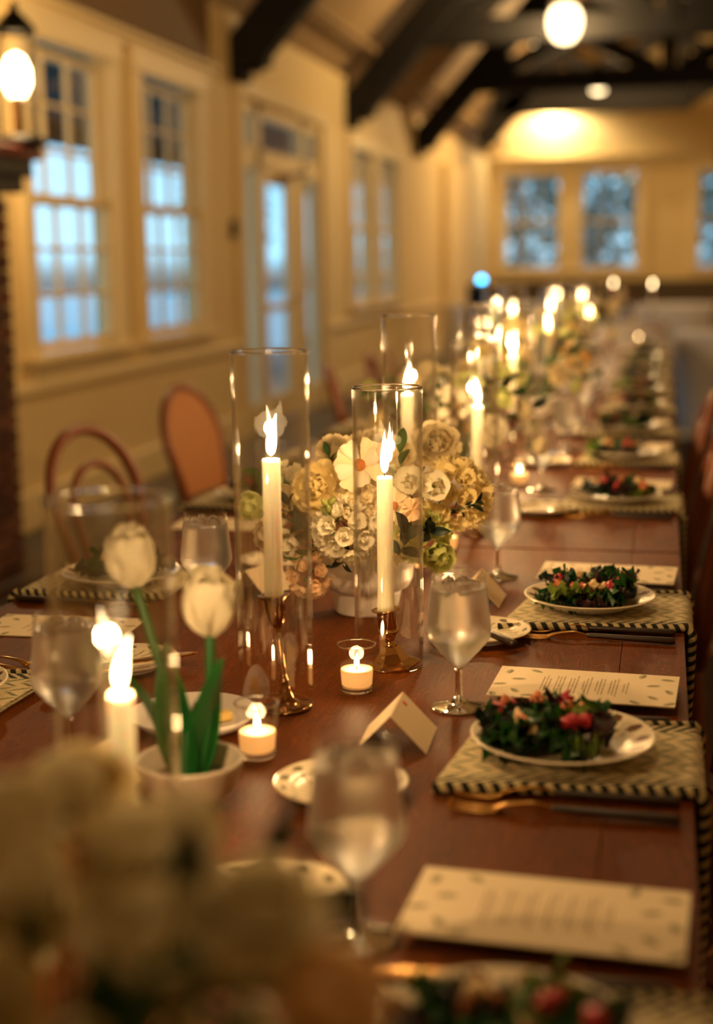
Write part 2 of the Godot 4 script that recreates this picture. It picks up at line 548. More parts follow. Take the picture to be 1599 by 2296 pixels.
func build_room() -> void:
	var T: StandardMaterial3D = M["trim paint"]
	# floor: boards laid across the room; those that show are boards of their own
	var sub := S()
	block(sub, Vector3(6.6, 0.2, 29.5), Vector3(0.02, -0.125, -11.7), 0.001)
	var floor_ := structure("floor", done(sub), M["dark wood"])
	var bm := []
	for k in 3:
		bm.append(box(Vector3(0.139, 0.026, 3.1), 0.003))
	rng.seed = 4
	for row in 9:
		for c in 46:
			if c >= 12 and c <= 19: continue
			if row > 5 and c % 2 == 1: continue
			var wide: Vector3 = Vector3(1, 1, 1) if row <= 5 else Vector3(2, 1, 1)
			var o := part("board", bm[c % 3], M["floor board %d" % rng.randi_range(0, 2)], floor_, Vector3(-3.05 + 0.14 * c + (0.07 if row <= 5 else 0.14), -0.0135 + rng.randf() * 0.0008, 1.2 - 3.1 * row - (c % 3) * 0.4))
			o.scale = wide
	# left wall
	var holes := [[-6.62, -7.74, 0.84, 2.42], [-8.18, -9.32, 0.84, 2.42], [-10.30, -12.84, 0.0, 2.50], [-14.06, -15.16, 0.84, 2.42], [-15.46, -16.58, 0.84, 2.42]]
	structure("wall_left", wall_with_holes(holes, 2.0, -25.8, 3.05, WALL_X, 0.12), M["wall paint"])
	structure("wall_left_upper", box(Vector3(0.23, 2.7, 11.6), 0.002), M["dimmed wall paint"], Vector3(WALL_X - 0.1, 3.925, -3.8))
	for w in [[-7.18, 0.98], [-8.75, 1.0], [-14.61, 0.95], [-16.02, 0.97]]:
		var win := make_window(w[1], 0.91, 2.35)
		win.position = Vector3(WALL_X, 0, w[0])
	build_door()
	# trim: head moulding, chair rail, baseboard
	var hm := S()
	block(hm, Vector3(0.05, 0.05, 8.5), Vector3(WALL_X + 0.025, 2.55, -5.35), 0.01)
	block(hm, Vector3(0.09, 0.035, 8.5), Vector3(WALL_X + 0.045, 2.585, -5.35), 0.01)
	structure("trim_1", done(hm), T)
	var runs := [[-3.0, -10.22], [-12.92, -25.6]]
	var cr := S()
	var bb := S()
	for r in runs:
		block(cr, Vector3(0.04, 0.06, r[0] - r[1]), Vector3(WALL_X + 0.02, 0.70, (r[0] + r[1]) / 2), 0.01)
		block(bb, Vector3(0.03, 0.20, r[0] - r[1]), Vector3(WALL_X + 0.015, 0.10, (r[0] + r[1]) / 2), 0.008)
	structure("trim_2", done(cr), T)
	structure("baseboard_left", done(bb), T)
	structure("trim_3", box(Vector3(0.10, 2.62, 2.3), 0.01), M["wall paint"], Vector3(WALL_X + 0.05, 1.31, -21.2))
	# the other walls
	structure("wall_right", box(Vector3(0.2, 5.2, 28.2), 0.002), M["wall paint"], Vector3(3.2, 2.6, -11.9))
	structure("wall_near", box(Vector3(6.6, 6.4, 0.2), 0.002), M["wall paint"], Vector3(0.05, 3.2, 2.1))
	# far wall with two pairs of windows
	var fw := S()
	var hx := [[-2.80, -1.76], [-1.46, -0.44], [0.52, 1.50], [1.86, 2.84]]
	var at := -3.1
	for h in hx:
		block(fw, Vector3(h[0] - at, 6.2, 0.2), Vector3((at + h[0]) / 2, 3.1, -25.7), 0.001)
		block(fw, Vector3(h[1] - h[0], 1.09, 0.2), Vector3((h[0] + h[1]) / 2, 0.545, -25.7), 0.001)
		block(fw, Vector3(h[1] - h[0], 6.2 - 2.78, 0.2), Vector3((h[0] + h[1]) / 2, (6.2 + 2.78) / 2, -25.7), 0.001)
		at = h[1]
	block(fw, Vector3(3.2 - at, 6.2, 0.2), Vector3((at + 3.2) / 2, 3.1, -25.7), 0.001)
	structure("wall_far", done(fw), M["wall paint"])
	for h in hx:
		var win := make_window(h[1] - h[0] - 0.14, 1.16, 2.71)
		win.position = Vector3((h[0] + h[1]) / 2, 0, -25.6)
		win.rotation.y = -PI / 2
	var cm := S()
	block(cm, Vector3(6.2, 0.12, 0.10), Vector3(0.02, 2.93, -25.55), 0.02)
	block(cm, Vector3(6.2, 0.05, 0.18), Vector3(0.02, 3.02, -25.51), 0.01)
	structure("trim_4", done(cm), T)
	structure("trim_5", box(Vector3(6.2, 0.92, 0.05), 0.008), M["wainscot"], Vector3(0.02, 0.46, -25.57))
	# ceiling: two slopes to a ridge over the far hall, a flat one over the near end
	var half := 3.15
	var rise := 3.35
	var ln := Vector2(half, rise).length() + 0.3
	for s in [-1, 1]:
		var sl := S()
		var b := Basis(Vector3.BACK, -s * atan2(rise, half))
		block(sl, Vector3(ln, 0.12, 16.4), Vector3.ZERO, 0.002, Transform3D(b, Vector3(s * half / 2 + s * 0.05, 3.02 + rise / 2 + 0.07, -17.75)))
		structure("ceiling_slope", done(sl), M["ceiling paint"])
	structure("ceiling", box(Vector3(6.6, 0.15, 11.8), 0.002), M["ceiling paint"], Vector3(0.02, 5.22, -3.8))
	structure("wall_gable", box(Vector3(6.3, 1.5, 0.12), 0.002), M["dimmed wall paint"], Vector3(0.02, 6.0, -9.66))
	# the cheeks beside the gable, where the flat near ceiling is higher than the slopes
	for s in [-1, 1]:
		var ck := S()
		var tri_ := [Vector3(s * 3.3, 2.95, 0), Vector3(s * 3.3, 5.3, 0), Vector3(s * 0.85, 5.3, 0)]
		var mid_: Vector3 = (tri_[0] + tri_[1] + tri_[2]) / 3.0
		ck.set_smooth_group(-1)
		for dz in [0.06, -0.06]:
			face(ck, [tri_[0] + Vector3(0, 0, dz), tri_[1] + Vector3(0, 0, dz), tri_[2] + Vector3(0, 0, dz)], mid_)
		for i in 3:
			var p: Vector3 = tri_[i]
			var q: Vector3 = tri_[(i + 1) % 3]
			face(ck, [p + Vector3(0, 0, 0.06), q + Vector3(0, 0, 0.06), q - Vector3(0, 0, 0.06), p - Vector3(0, 0, 0.06)], mid_)
		structure("wall_cheek", done(ck), M["wall paint"], Vector3(0, 0, -9.62))
	var pl := S()
	for s in [-1, 1]:
		block(pl, Vector3(0.07, 0.05, 16.0), Vector3(s * 2.76, 3.28, -17.7), 0.008)
	structure("trim_6", done(pl), M["ceiling paint"])
	build_trusses()
	build_outside()

func build_door() -> void:
	var d := Node3D.new()
	d.name = "door_1"
	add_child(d)
	d.set_meta("kind", "structure")
	d.position = Vector3(WALL_X, 0, 0)
	var T: StandardMaterial3D = M["trim paint"]
	var zs := [-10.41, -10.77, -11.08, -11.76, -12.30, -12.72]
	var fr := S()
	var bar := func(z0: float, z1: float, y0: float, y1: float, dx := -0.05, dd := 0.09):
		block(fr, Vector3(dd, y1 - y0, absf(z1 - z0)), Vector3(dx, (y0 + y1) / 2, (z0 + z1) / 2), 0.005)
	bar.call(-10.30, -10.41, 0.0, 2.5)
	bar.call(-12.72, -12.84, 0.0, 2.5)
	bar.call(-10.77, -10.90, 0.0, 2.5)
	bar.call(-12.18, -12.30, 0.0, 2.5)
	bar.call(-10.41, -12.72, 2.40, 2.5)
	bar.call(-10.41, -12.72, 2.0, 2.16)
	for s in [[-10.41, -10.77], [-12.30, -12.72]]:
		bar.call(s[0], s[1], 0.0, 0.22)
	part("door_frame", done(fr), T, d)
	var cas := S()
	for z in [-10.24, -12.90]:
		block(cas, Vector3(0.04, 2.6, 0.13), Vector3(0.02, 1.3, z), 0.006)
	block(cas, Vector3(0.05, 0.13, 2.82), Vector3(0.024, 2.56, -11.57), 0.006)
	part("casing", done(cas), T, d)
	var lf := S()
	block(lf, Vector3(0.05, 1.98, 0.17), Vector3(-0.05, 1.0, -10.99), 0.004)
	block(lf, Vector3(0.05, 1.98, 0.40), Vector3(-0.05, 1.0, -11.97), 0.004)
	block(lf, Vector3(0.05, 0.10, 0.70), Vector3(-0.05, 1.96, -11.42), 0.004)
	block(lf, Vector3(0.05, 0.22, 0.70), Vector3(-0.05, 0.12, -11.42), 0.004)
	block(lf, Vector3(0.05, 0.06, 0.70), Vector3(-0.05, 0.94, -11.42), 0.004)
	var leaf := part("door_leaf", done(lf), T, d)
	var hd := S()
	tube(hd, [Vector3(-0.04, 1.0, -11.88), Vector3(0.03, 1.0, -11.88), Vector3(0.035, 1.0, -11.76)], 0.012, 8)
	block(hd, Vector3(0.01, 0.18, 0.05), Vector3(-0.04, 1.0, -11.88), 0.003)
	part("door_handle", done(hd), M["brass"], leaf)
	var cl := S()
	block(cl, Vector3(0.06, 0.07, 0.24), Vector3(0.0, 1.97, -11.55), 0.012)
	tube(cl, [Vector3(0.02, 2.0, -11.6), Vector3(0.16, 2.02, -11.75), Vector3(0.0, 2.03, -11.95)], 0.012, 6)
	part("door_closer", done(cl), M["aged brass"], leaf)
	for p in [[-10.41, -10.77, 0.22, 2.0], [-12.30, -12.72, 0.22, 2.0], [-11.08, -11.76, 0.97, 1.91], [-11.08, -11.76, 0.23, 0.91], [-10.41, -10.77, 2.16, 2.40], [-10.90, -12.18, 2.16, 2.40], [-12.30, -12.72, 2.16, 2.40]]:
		part("pane", box(Vector3(0.005, p[3] - p[2], absf(p[0] - p[1])), 0.001), M["window pane"], d, Vector3(-0.06, (p[2] + p[3]) / 2, (p[0] + p[1]) / 2))

func build_trusses() -> void:
	var z_at := [-10.2, -14.0, -18.0, -22.0]
	var names := ["first dark timber roof truss, at the near end of the hall beside the glazed door", "second dark timber roof truss, crossing behind the hanging globe lamp", "third dark timber roof truss, whose foot meets the wall beyond the second pair of windows", "last dark timber roof truss, its tie beam ending in mid air above the far wall"]
	for k in 4:
		var t := thing("roof_truss", names[k], "roof truss", Vector3(0, 0, z_at[k]), 0.0, "dark timber trusses")
		var x0 := -3.0
		var y0 := 2.72
		if k == 3:
			x0 = -2.72; y0 = 3.05
		var sl := 1.115
		var top := Vector3(0, y0 - x0 * sl, 0)
		for s in [-1, 1]:
			var st := S()
			var foot := Vector3(-s * x0, y0, 0)
			var d: Vector3 = (top - foot).normalized()
			var b := Basis(d, d.cross(Vector3.BACK) * -1.0, Vector3.BACK)
			block(st, Vector3(foot.distance_to(top), 0.30, 0.20), Vector3.ZERO, 0.015, Transform3D(b, (foot + top) / 2))
			part("rafter", done(st), M["beam"], t)
			part("foot_bracket", box(Vector3(0.12, 0.22, 0.22), 0.02), M["beam"], t, Vector3(foot.x, y0 - 0.04, 0))
			part("foot_bracket", box(Vector3(0.09, 0.14, 0.22), 0.02), M["beam"], t, Vector3(foot.x - s * 0.17, y0 + 0.02, 0))
			# shallow diagonal from the collar joint up to the opposite side
			var js := S()
			var a := Vector3(s * 2.3, 3.42, 0)
			var e := Vector3(-s * 1.1, 5.0, 0)
			var dd: Vector3 = (e - a).normalized()
			block(js, Vector3(a.distance_to(e), 0.17, 0.14), Vector3.ZERO, 0.01, Transform3D(Basis(dd, dd.cross(Vector3.BACK) * -1.0, Vector3.BACK), (a + e) / 2))
			part("diagonal_brace", done(js), M["beam"], t)
			var vs := S()
			var va := Vector3(s * 0.15, 3.5, 0)
			var ve := Vector3(s * 1.5, 4.2, 0)
			var vd: Vector3 = (ve - va).normalized()
			block(vs, Vector3(va.distance_to(ve), 0.2, 0.14), Vector3.ZERO, 0.01, Transform3D(Basis(vd, vd.cross(Vector3.BACK) * -1.0, Vector3.BACK), (va + ve) / 2))
			part("strut", done(vs), M["beam"], t)
		if k < 3:
			part("collar_beam", box(Vector3(4.6, 0.24, 0.16), 0.015), M["beam"], t, Vector3(0, 3.42, 0))
		else:
			part("collar_beam", box(Vector3(2.9, 0.32, 0.2), 0.015), M["beam"], t, Vector3(-1.12, 3.57, 0))
			part("hanger_post", box(Vector3(0.16, 2.0, 0.16), 0.01), M["beam"], t, Vector3(0.2, 4.5, 0))
		part("king_post", box(Vector3(0.18, top.y - 3.42, 0.18), 0.015), M["beam"], t, Vector3(0, (top.y + 3.42) / 2, 0))

func build_outside() -> void:
	structure("ground", box(Vector3(90, 0.2, 110), 0.001), M["gravel"], Vector3(-10, -0.35, -20))
	structure("porch_floor", box(Vector3(2.5, 0.2, 24), 0.01), M["concrete"], Vector3(-4.52, -0.12, -13))
	var roof := S()
	block(roof, Vector3(2.8, 0.10, 24), Vector3(-4.65, 2.66, -13), 0.01)
	block(roof, Vector3(0.16, 0.22, 24), Vector3(-5.6, 2.52, -13), 0.01)
	structure("porch_roof", done(roof), M["porch boards"])
	for z in [-8.5, -11.2, -13.9, -16.6, -19.3, -22.0]:
		var p := thing("porch_post", "pale square porch post standing outside the left-hand windows", "post", Vector3(-5.55, -0.02, z), 0.0, "porch posts outside the windows")
		part("shaft", box(Vector3(0.14, 2.42, 0.14), 0.008), M["trim paint"], p, Vector3(0, 1.21, 0))
		part("plinth", box(Vector3(0.2, 0.2, 0.2), 0.01), M["trim paint"], p, Vector3(0, 0.1, 0))
		part("cap", box(Vector3(0.19, 0.06, 0.19), 0.01), M["trim paint"], p, Vector3(0, 2.37, 0))
	# trees beyond the far windows and past the porch
	var leaf := S()
	leaf.set_smooth_group(-1)
	var r := RandomNumberGenerator.new()
	r.seed = 77
	for k in 800:
		var v := Vector3(r.randfn(), r.randfn(), r.randfn()).normalized() * pow(r.randf(), 0.4)
		var c := v * Vector3(1.5, 2.1, 1.5) + Vector3(0, 3.0, 0)
		var a := Vector3(r.randfn(), r.randfn(), r.randfn()).normalized() * 0.16
		var b := Vector3(r.randfn(), r.randfn(), r.randfn()).normalized() * 0.12
		quad(leaf, c - a, c + b, c + a, c - b)
	var crown := done(leaf)
	var trunk := pipe([Vector3(0, -0.25, 0), Vector3(0.04, 1.2, 0.02), Vector3(0, 3.0, 0)], [0.16, 0.12, 0.06], 8)
	var where := [Vector3(-3.3, 0, -33), Vector3(0.2, 0, -32), Vector3(3.6, 0, -33.5), Vector3(-1.6, -0.6, -37), Vector3(2.0, -0.5, -38), Vector3(-15, 0, -25), Vector3(-18, 0, -33), Vector3(-13.5, 0, -44)]
	for k in where.size():
		var t := thing("tree", "dark leafy tree outside beyond the far windows" if k < 5 else "dark leafy tree outside past the porch posts", "tree", where[k], k * 1.3, "trees beyond the far wall" if k < 5 else "trees past the porch")
		part("crown", crown, M["tree leaf"], t).set_meta("kind", "stuff")
		part("trunk", trunk, M["bark"], t)

func build_chimney() -> void:
	var root := Node3D.new()
	root.name = "wall_chimney"
	add_child(root)
	root.set_meta("kind", "structure")
	part("mortar_core", box(Vector3(0.27, 5.1, 2.3), 0.002), M["mortar"], root, Vector3(-2.90, 2.55, -4.60))
	rng.seed = 9
	var b1 := box(Vector3(0.03, 0.065, 0.20), 0.004)
	var b2 := box(Vector3(0.03, 0.065, 0.094), 0.004)
	for row in 21:
		for c in 11:
			var half := row % 2 == 1 and c == 0
			var z := -5.645 + c * 0.212 - (0.106 if row % 2 else 0.0) + (0.053 if half else 0.0)
			part("brick", b2 if half else b1, M["brick %d" % rng.randi_range(0, 2)], root, Vector3(-2.752 + rng.randf() * 0.004, 0.04 + row * 0.075, z))
	var m := thing("mantel_shelf", "red-brown wooden mantel shelf on a dark stepped corbel at the brick chimney", "mantel shelf", Vector3(-2.85, 1.61, -4.86))
	part("shelf", box(Vector3(0.38, 0.055, 2.26), 0.012), M["mantel wood"], m, Vector3(-0.005, 0.165, 0))
	part("corbel", box(Vector3(0.33, 0.075, 2.12), 0.006), M["dark wood"], m, Vector3(0.0, 0.10, 0))
	part("corbel", box(Vector3(0.29, 0.07, 2.0), 0.006), M["dark wood"], m, Vector3(0.0, 0.03, 0))
	# lantern on the shelf
	var l := thing("lantern", "glass lantern with a dark metal cap glowing on the mantel shelf", "lantern", Vector3(-2.725, 1.803, -5.885))
	l.scale = Vector3(1.15, 1.3, 1.15)
	part("base", turned([Vector2(0, 0), Vector2(0.10, 0), Vector2(0.10, 0.02), Vector2(0.075, 0.035), Vector2(0, 0.035)], 24), M["black metal"], l)
	part("glass", turned([Vector2(0.082, 0.035), Vector2(0.09, 0.12), Vector2(0.086, 0.25), Vector2(0.07, 0.36), Vector2(0.066, 0.36), Vector2(0.082, 0.25), Vector2(0.086, 0.12), Vector2(0.078, 0.036)], 32), M["clear glass"], l)
	part("cap", turned([Vector2(0.075, 0.36), Vector2(0.078, 0.375), Vector2(0.045, 0.41), Vector2(0.02, 0.43), Vector2(0.012, 0.46), Vector2(0, 0.465)], 24), M["black metal"], l)
	var st := S()
	for k in 4:
		var a := TAU * k / 4 + 0.4
		tube(st, [Vector3(cos(a) * 0.096, 0.02, sin(a) * 0.096), Vector3(cos(a) * 0.098, 0.2, sin(a) * 0.098), Vector3(cos(a) * 0.076, 0.37, sin(a) * 0.076)], 0.004, 6)
	part("frame", done(st), M["black metal"], l)
	part("bulb", turned([Vector2(0, 0.15), Vector2(0.03, 0.165), Vector2(0.05, 0.20), Vector2(0.05, 0.245), Vector2(0.03, 0.285), Vector2(0, 0.30)], 20), M["lantern glow"], l)
	part("socket", turned([Vector2(0, 0.035), Vector2(0.02, 0.035), Vector2(0.02, 0.165), Vector2(0, 0.165)], 12), M["aged brass"], l)
	lamp(l, Vector3(0, 0.22, 0), 0.6, 0.03)

func lamp(parent: Node3D, at: Vector3, energy: float, size: float, c := Color(1.0, 0.82, 0.56)) -> void:
	var o := OmniLight3D.new()
	o.name = "light"
	o.light_color = c
	o.light_energy = energy
	o.light_size = size
	o.omni_range = 40.0
	o.omni_attenuation = 2.0
	o.shadow_enabled = true
	parent.add_child(o, true)
	o.position = at

func build_lamps() -> void:
	# one globe lamp is in view; three unseen ones are added for light
	var spots := [Vector3(-0.93, 3.39, -13.55), Vector3(-0.5, 3.45, -6.6), Vector3(-0.5, 3.45, -1.2), Vector3(-0.93, 3.66, -20.2)]
	var labels := ["frosted globe lamp hanging in front of the second roof truss", "frosted globe lamp added unseen above the middle of the table for light", "frosted globe lamp added unseen above the near table end for light", "frosted globe lamp added unseen behind the third roof truss to light the far wall"]
	for k in 4:
		var t := thing("globe_lamp", labels[k], "hanging lamp", spots[k], 0.0, "globe lamps over the hall")
		part("globe", turned([Vector2(0, -0.17), Vector2(0.07, -0.155), Vector2(0.12, -0.10), Vector2(0.145, -0.02), Vector2(0.145, 0.06), Vector2(0.11, 0.13), Vector2(0.05, 0.165), Vector2(0, 0.165)], 32), M["lamp glow"], t)
		part("fitter", turned([Vector2(0, 0.15), Vector2(0.07, 0.15), Vector2(0.06, 0.21), Vector2(0.015, 0.24), Vector2(0, 0.24)], 20), M["black metal"], t)
		part("rod", pipe([Vector3(0, 0.23, 0), Vector3(0, 1.65, 0)], 0.008, 8), M["black metal"], t)
		lamp(t, Vector3(0, 0, 0), [3.4, 1.6, 0.9, 8.0][k], 0.12)
	# wall lamp on the far gable, hidden behind the last truss: its pool of light shows below the beam
	var b := thing("wall_lamp", "half-dome wall lamp on the far gable, washing the wall under the last truss", "wall lamp", Vector3(-1.92, 3.90, -25.58))
	part("back_plate", turned([Vector2(0, 0), Vector2(0.10, 0), Vector2(0.10, 0.012), Vector2(0, 0.014)], 24), M["black metal"], b, Vector3.ZERO, Vector3(PI / 2, 0, 0))
	part("arm", pipe([Vector3(0, 0, 0.0), Vector3(0, 0.03, 0.2), Vector3(0, 0.02, 0.33)], 0.012, 8), M["black metal"], b)
	part("shade", turned([Vector2(0.13, -0.06), Vector2(0.12, -0.01), Vector2(0.07, 0.04), Vector2(0, 0.05), Vector2(0.06, 0.035), Vector2(0.115, -0.012), Vector2(0.125, -0.06), Vector2(0.13, -0.06)], 28), M["black metal"], b, Vector3(0, 0, 0.34))
	part("bulb", turned([Vector2(0, -0.05), Vector2(0.03, -0.04), Vector2(0.04, -0.01), Vector2(0.02, 0.02), Vector2(0, 0.025)], 16), M["lamp glow"], b, Vector3(0, -0.01, 0.34))
	lamp(b, Vector3(0, -0.025, 0.34), 4.5, 0.03, Color(1.0, 0.88, 0.68))
	var s := thing("bare_bulb", "small bare bulb near the third roof truss", "bulb", Vector3(-1.62, 3.86, -18.25))
	part("glass", turned([Vector2(0, -0.035), Vector2(0.022, -0.03), Vector2(0.03, 0), Vector2(0.02, 0.03), Vector2(0, 0.04)], 16), M["lamp glow"], s)
	part("socket", turned([Vector2(0, 0.03), Vector2(0.018, 0.03), Vector2(0.018, 0.08), Vector2(0, 0.08)], 12), M["black metal"], s)
	part("rod", pipe([Vector3(0, 0.07, 0), Vector3(0, 0.45, 0.1), Vector3(0, 0.62, 0.25)], 0.006, 6), M["black metal"], s)

# ------------------------------------------------------------------ the tables
func build_tables() -> void:
	var runs := [[-0.18, -2.655], [-2.665, -5.12], [-5.13, -7.58], [-7.59, -10.04]]
	var labels := ["nearest long table of brown boards, with the tulips and the brass candlesticks on it", "second table of the row, beyond the first seam", "third table of the row, blurred halfway down the hall", "last table of the row, where the farthest candles stand"]
	var xs := [FAR_EDGE_X, -0.943, -0.045, EDGE_X]
	for k in runs.size():
		var z0: float = runs[k][0]
		var z1: float = runs[k][1]
		var t := thing("dining_table", labels[k], "table", Vector3(0, 0, (z0 + z1) / 2), 0.0, "long wooden tables set end to end")
		for i in xs.size() - 1:
			var st := S()
			var w: float = xs[i + 1] - xs[i] - 0.0006
			var l := z0 - z1
			block(st, Vector3(w, 0.034, l), Vector3.ZERO, 0.0007)
			part("top_board", done(st), M["table wood %d" % [1, 0, 2][i]], t, Vector3((xs[i] + xs[i + 1]) / 2, TABLE_Y - 0.017, 0))
		var ap := S()
		var cx := (EDGE_X + FAR_EDGE_X) / 2
		for s in [-1, 1]:
			block(ap, Vector3(0.025, 0.09, z0 - z1 - 0.2), Vector3(cx + s * 0.44, TABLE_Y - 0.08, 0))
			block(ap, Vector3(0.86, 0.09, 0.025), Vector3(cx, TABLE_Y - 0.08, s * (z0 - z1 - 0.2) / 2))
		part("apron", done(ap), M["table frame"], t)
		for sx in [-1, 1]:
			for sz in [-1, 1]:
				part("leg", box(Vector3(0.07, TABLE_Y - 0.035, 0.07), 0.006), M["table frame"], t, Vector3(cx + sx * 0.40, (TABLE_Y - 0.035) / 2, sz * ((z0 - z1) / 2 - 0.22)))

# ------------------------------------------------------------------ tableware
var proto := {}

func plate_mesh(r: float, rim: float, h: float) -> Array:
	var under := turned([Vector2(0, 0.002), Vector2(r * 0.55, 0.002), Vector2(r * 0.56, 0), Vector2(r * 0.6, 0), Vector2(r * 0.61, 0.003), Vector2(r * 0.72, 0.006), Vector2(r * 0.98, h - 0.001), Vector2(r, h + 0.001)], 48)
	var top := turned([Vector2(r, h + 0.001), Vector2(r * 0.985, h + 0.002), Vector2(r * rim, h * 0.5 + 0.002), Vector2(r * (rim - 0.06), 0.007), Vector2(r * 0.5, 0.006), Vector2(0, 0.006)], 48, r)
	return [under, top]

func make_plate(called: String, label: String, at: Vector3, turn: float, r: float, dinner: bool, group: String) -> Node3D:
	var key := "plate%s%.3f" % [dinner, r]
	if not proto.has(key): proto[key] = plate_mesh(r, 0.72, 0.017 if dinner else 0.014)
	var t := thing(called, label, "plate", at, turn, group)
	part("underside", proto[key][0], M["white ceramic"], t)
	part("printed_face", proto[key][1], M["plate top"] if dinner else M["bread plate top"], t)
	return t

func make_napkin(label: String, x0: float, zc: float, w: float, drop: float, side := 1.0, long := 0.25, turn := 0.0) -> void:
	# folded cloth lying across the table edge; side 1 hangs over the right edge, -1 over the left one
	var t := thing("napkin", label, "napkin", Vector3(x0 + side * long, TABLE_Y, zc), 0.0, "block-printed napkins under the salad plates")
	var seed_ := rng.randf() * 6.0
	var edge := long
	var total := long + drop
	var f := func(u: float, v: float) -> Vector3:
		var s := v * total
		var z := (u - 0.5) * w
		var p := Vector3(s, 0.0105 + 0.0012 * sin(u * 9.0 + seed_) * sin(v * 11.0), z)
		var r := 0.016
		if s > edge:
			var a := minf((s - edge) / r, PI / 2)
			var down := maxf(0.0, s - edge - r * PI / 2)
			p = Vector3(edge + r * sin(a) - 0.03 * down + 0.006 * sin(u * 7.0 + seed_) * down * 6.0, 0.0105 - r * (1.0 - cos(a)) - down, z + 0.03 * down * sin(seed_ * 3.0))
		# turned a little on the table, while the fold stays on the edge
		p.x = (p.x - long)
		var lie := clampf((edge - s) / edge, 0.0, 1.0)
		p.z += tan(turn) * lie * edge * -1.0
		p.x += tan(turn) * p.z * lie * 0.9
		p.x *= side
		return p
	var st := S()
	sheet(st, f, 16, 44, 0.0045 * side)
	part("upper_fold", done(st), M["napkin"], t)
	var g := func(u: float, v: float) -> Vector3:
		var p: Vector3 = f.call(0.012 + u * 0.976, v * 0.985)
		if v * total * 0.985 <= edge: p.y -= 0.0050
		else: p -= Vector3(0.0045 * side, 0.003 * clampf(1.0 - (v * total - edge) * 40.0, 0.0, 1.0), 0)
		return p
	st = S()
	sheet(st, g, 16, 40, 0.003 * side)
	part("lower_fold", done(st), M["napkin"], t)
	for u in [0.0, 1.0]:
		var pts := []
		for k in 57:
			var q: Vector3 = f.call(u, k / 56.0)
			pts.append(q + (Vector3(0, -0.0025, 0) if k / 56.0 * total <= edge else Vector3(-0.002 * side, 0, 0)))
		part("rope_hem", pipe(pts, 0.0062, 8), M["rope hem"], t)

func make_fork(label: String, at: Vector3, turn: float, group := "gold forks with dark handles") -> void:
	if not proto.has("fork"):
		var p := {}
		var st := S()
		# neck and shoulder, then four tines; the fork points along -x, its handle towards +x
		tube(st, smooth_path([Vector3(0.0, 0.008, 0), Vector3(-0.02, 0.013, 0), Vector3(-0.045, 0.010, 0), Vector3(-0.06, 0.004, 0)], 5), [0.0028, 0.0028, 0.0028, 0.003, 0.003, 0.0032, 0.0034, 0.0036, 0.004, 0.0045, 0.005, 0.0058, 0.0066, 0.0074, 0.0082, 0.009], 10, 0.28)
		for k in 4:
			var z := (k - 1.5) * 0.0064
			tube(st, smooth_path([Vector3(-0.056, 0.0045, z * 0.9), Vector3(-0.075, 0.0025, z), Vector3(-0.10, 0.005, z), Vector3(-0.104, 0.009, z)], 3), 0.0014, 6, 0.8)
		p["head"] = done(st)
		p["handle"] = pipe([Vector3(-0.004, 0.0085, 0), Vector3(0.0, 0.0085, 0), Vector3(0.06, 0.007, 0), Vector3(0.115, 0.006, 0), Vector3(0.12, 0.006, 0)], [0.003, 0.0045, 0.0055, 0.0065, 0.005], 10, 0.75)
		proto["fork"] = p
	var t := thing("fork", label, "fork", at, turn, group)
	part("head", proto["fork"]["head"], M["gold cutlery"], t)
	part("handle", proto["fork"]["handle"], M["cutlery handle"], t, Vector3.ZERO).set_meta("label", "dark slim handle")

func make_knife(label: String, at: Vector3, turn: float, group := "gold knives beside the plates") -> void:
	if not proto.has("knife"):
		var p := {}
		var st := S()
		var f := func(u: float, v: float) -> Vector3:
			var half := 0.0095 * (1.0 - pow(maxf(0.0, v - 0.75) * 4.0, 2.5)) * (0.75 + 0.25 * minf(1.0, v * 4.0))
			return Vector3(-v * 0.105, 0.006 - 0.003 * v + 0.001 * (1.0 - pow(u * 2 - 1, 2.0)), (u - 0.45) * 2.0 * half)
		sheet(st, f, 6, 16, 0.0016)
		p["blade"] = done(st)
		p["handle"] = pipe([Vector3(-0.003, 0.007, 0), Vector3(0.0, 0.007, 0), Vector3(0.06, 0.007, 0), Vector3(0.115, 0.007, 0), Vector3(0.12, 0.007, 0)], [0.003, 0.005, 0.006, 0.007, 0.005], 10, 0.8)
		proto["knife"] = p
	var t := thing("knife", label, "knife", at, turn, group)
	part("blade", proto["knife"]["blade"], M["gold cutlery"], t)
	part("handle", proto["knife"]["handle"], M["cutlery handle"], t).set_meta("label", "dark slim handle")

func make_menu(label: String, at: Vector3, turn: float, tilt := 0.0) -> void:
	if not proto.has("menu"):
		var st := S()
		var f := func(u: float, v: float) -> Vector3: return Vector3((u - 0.5) * 0.2275, 0.0, (v - 0.5) * 0.1215)
		sheet(st, f, 2, 2)
		proto["menu"] = done(st)
		proto["menu card"] = box(Vector3(0.2275, 0.0018, 0.1215), 0.0004)
	var t := thing("menu_card", label, "menu card", at, turn, "menu cards lying beside the plates")
	t.rotation.x = tilt
	var card := part("card", proto["menu card"], M["card stock"], t, Vector3(0, 0, 0))
	part("print", proto["menu"], M["menu"], card, Vector3(0, 0.00105, 0))

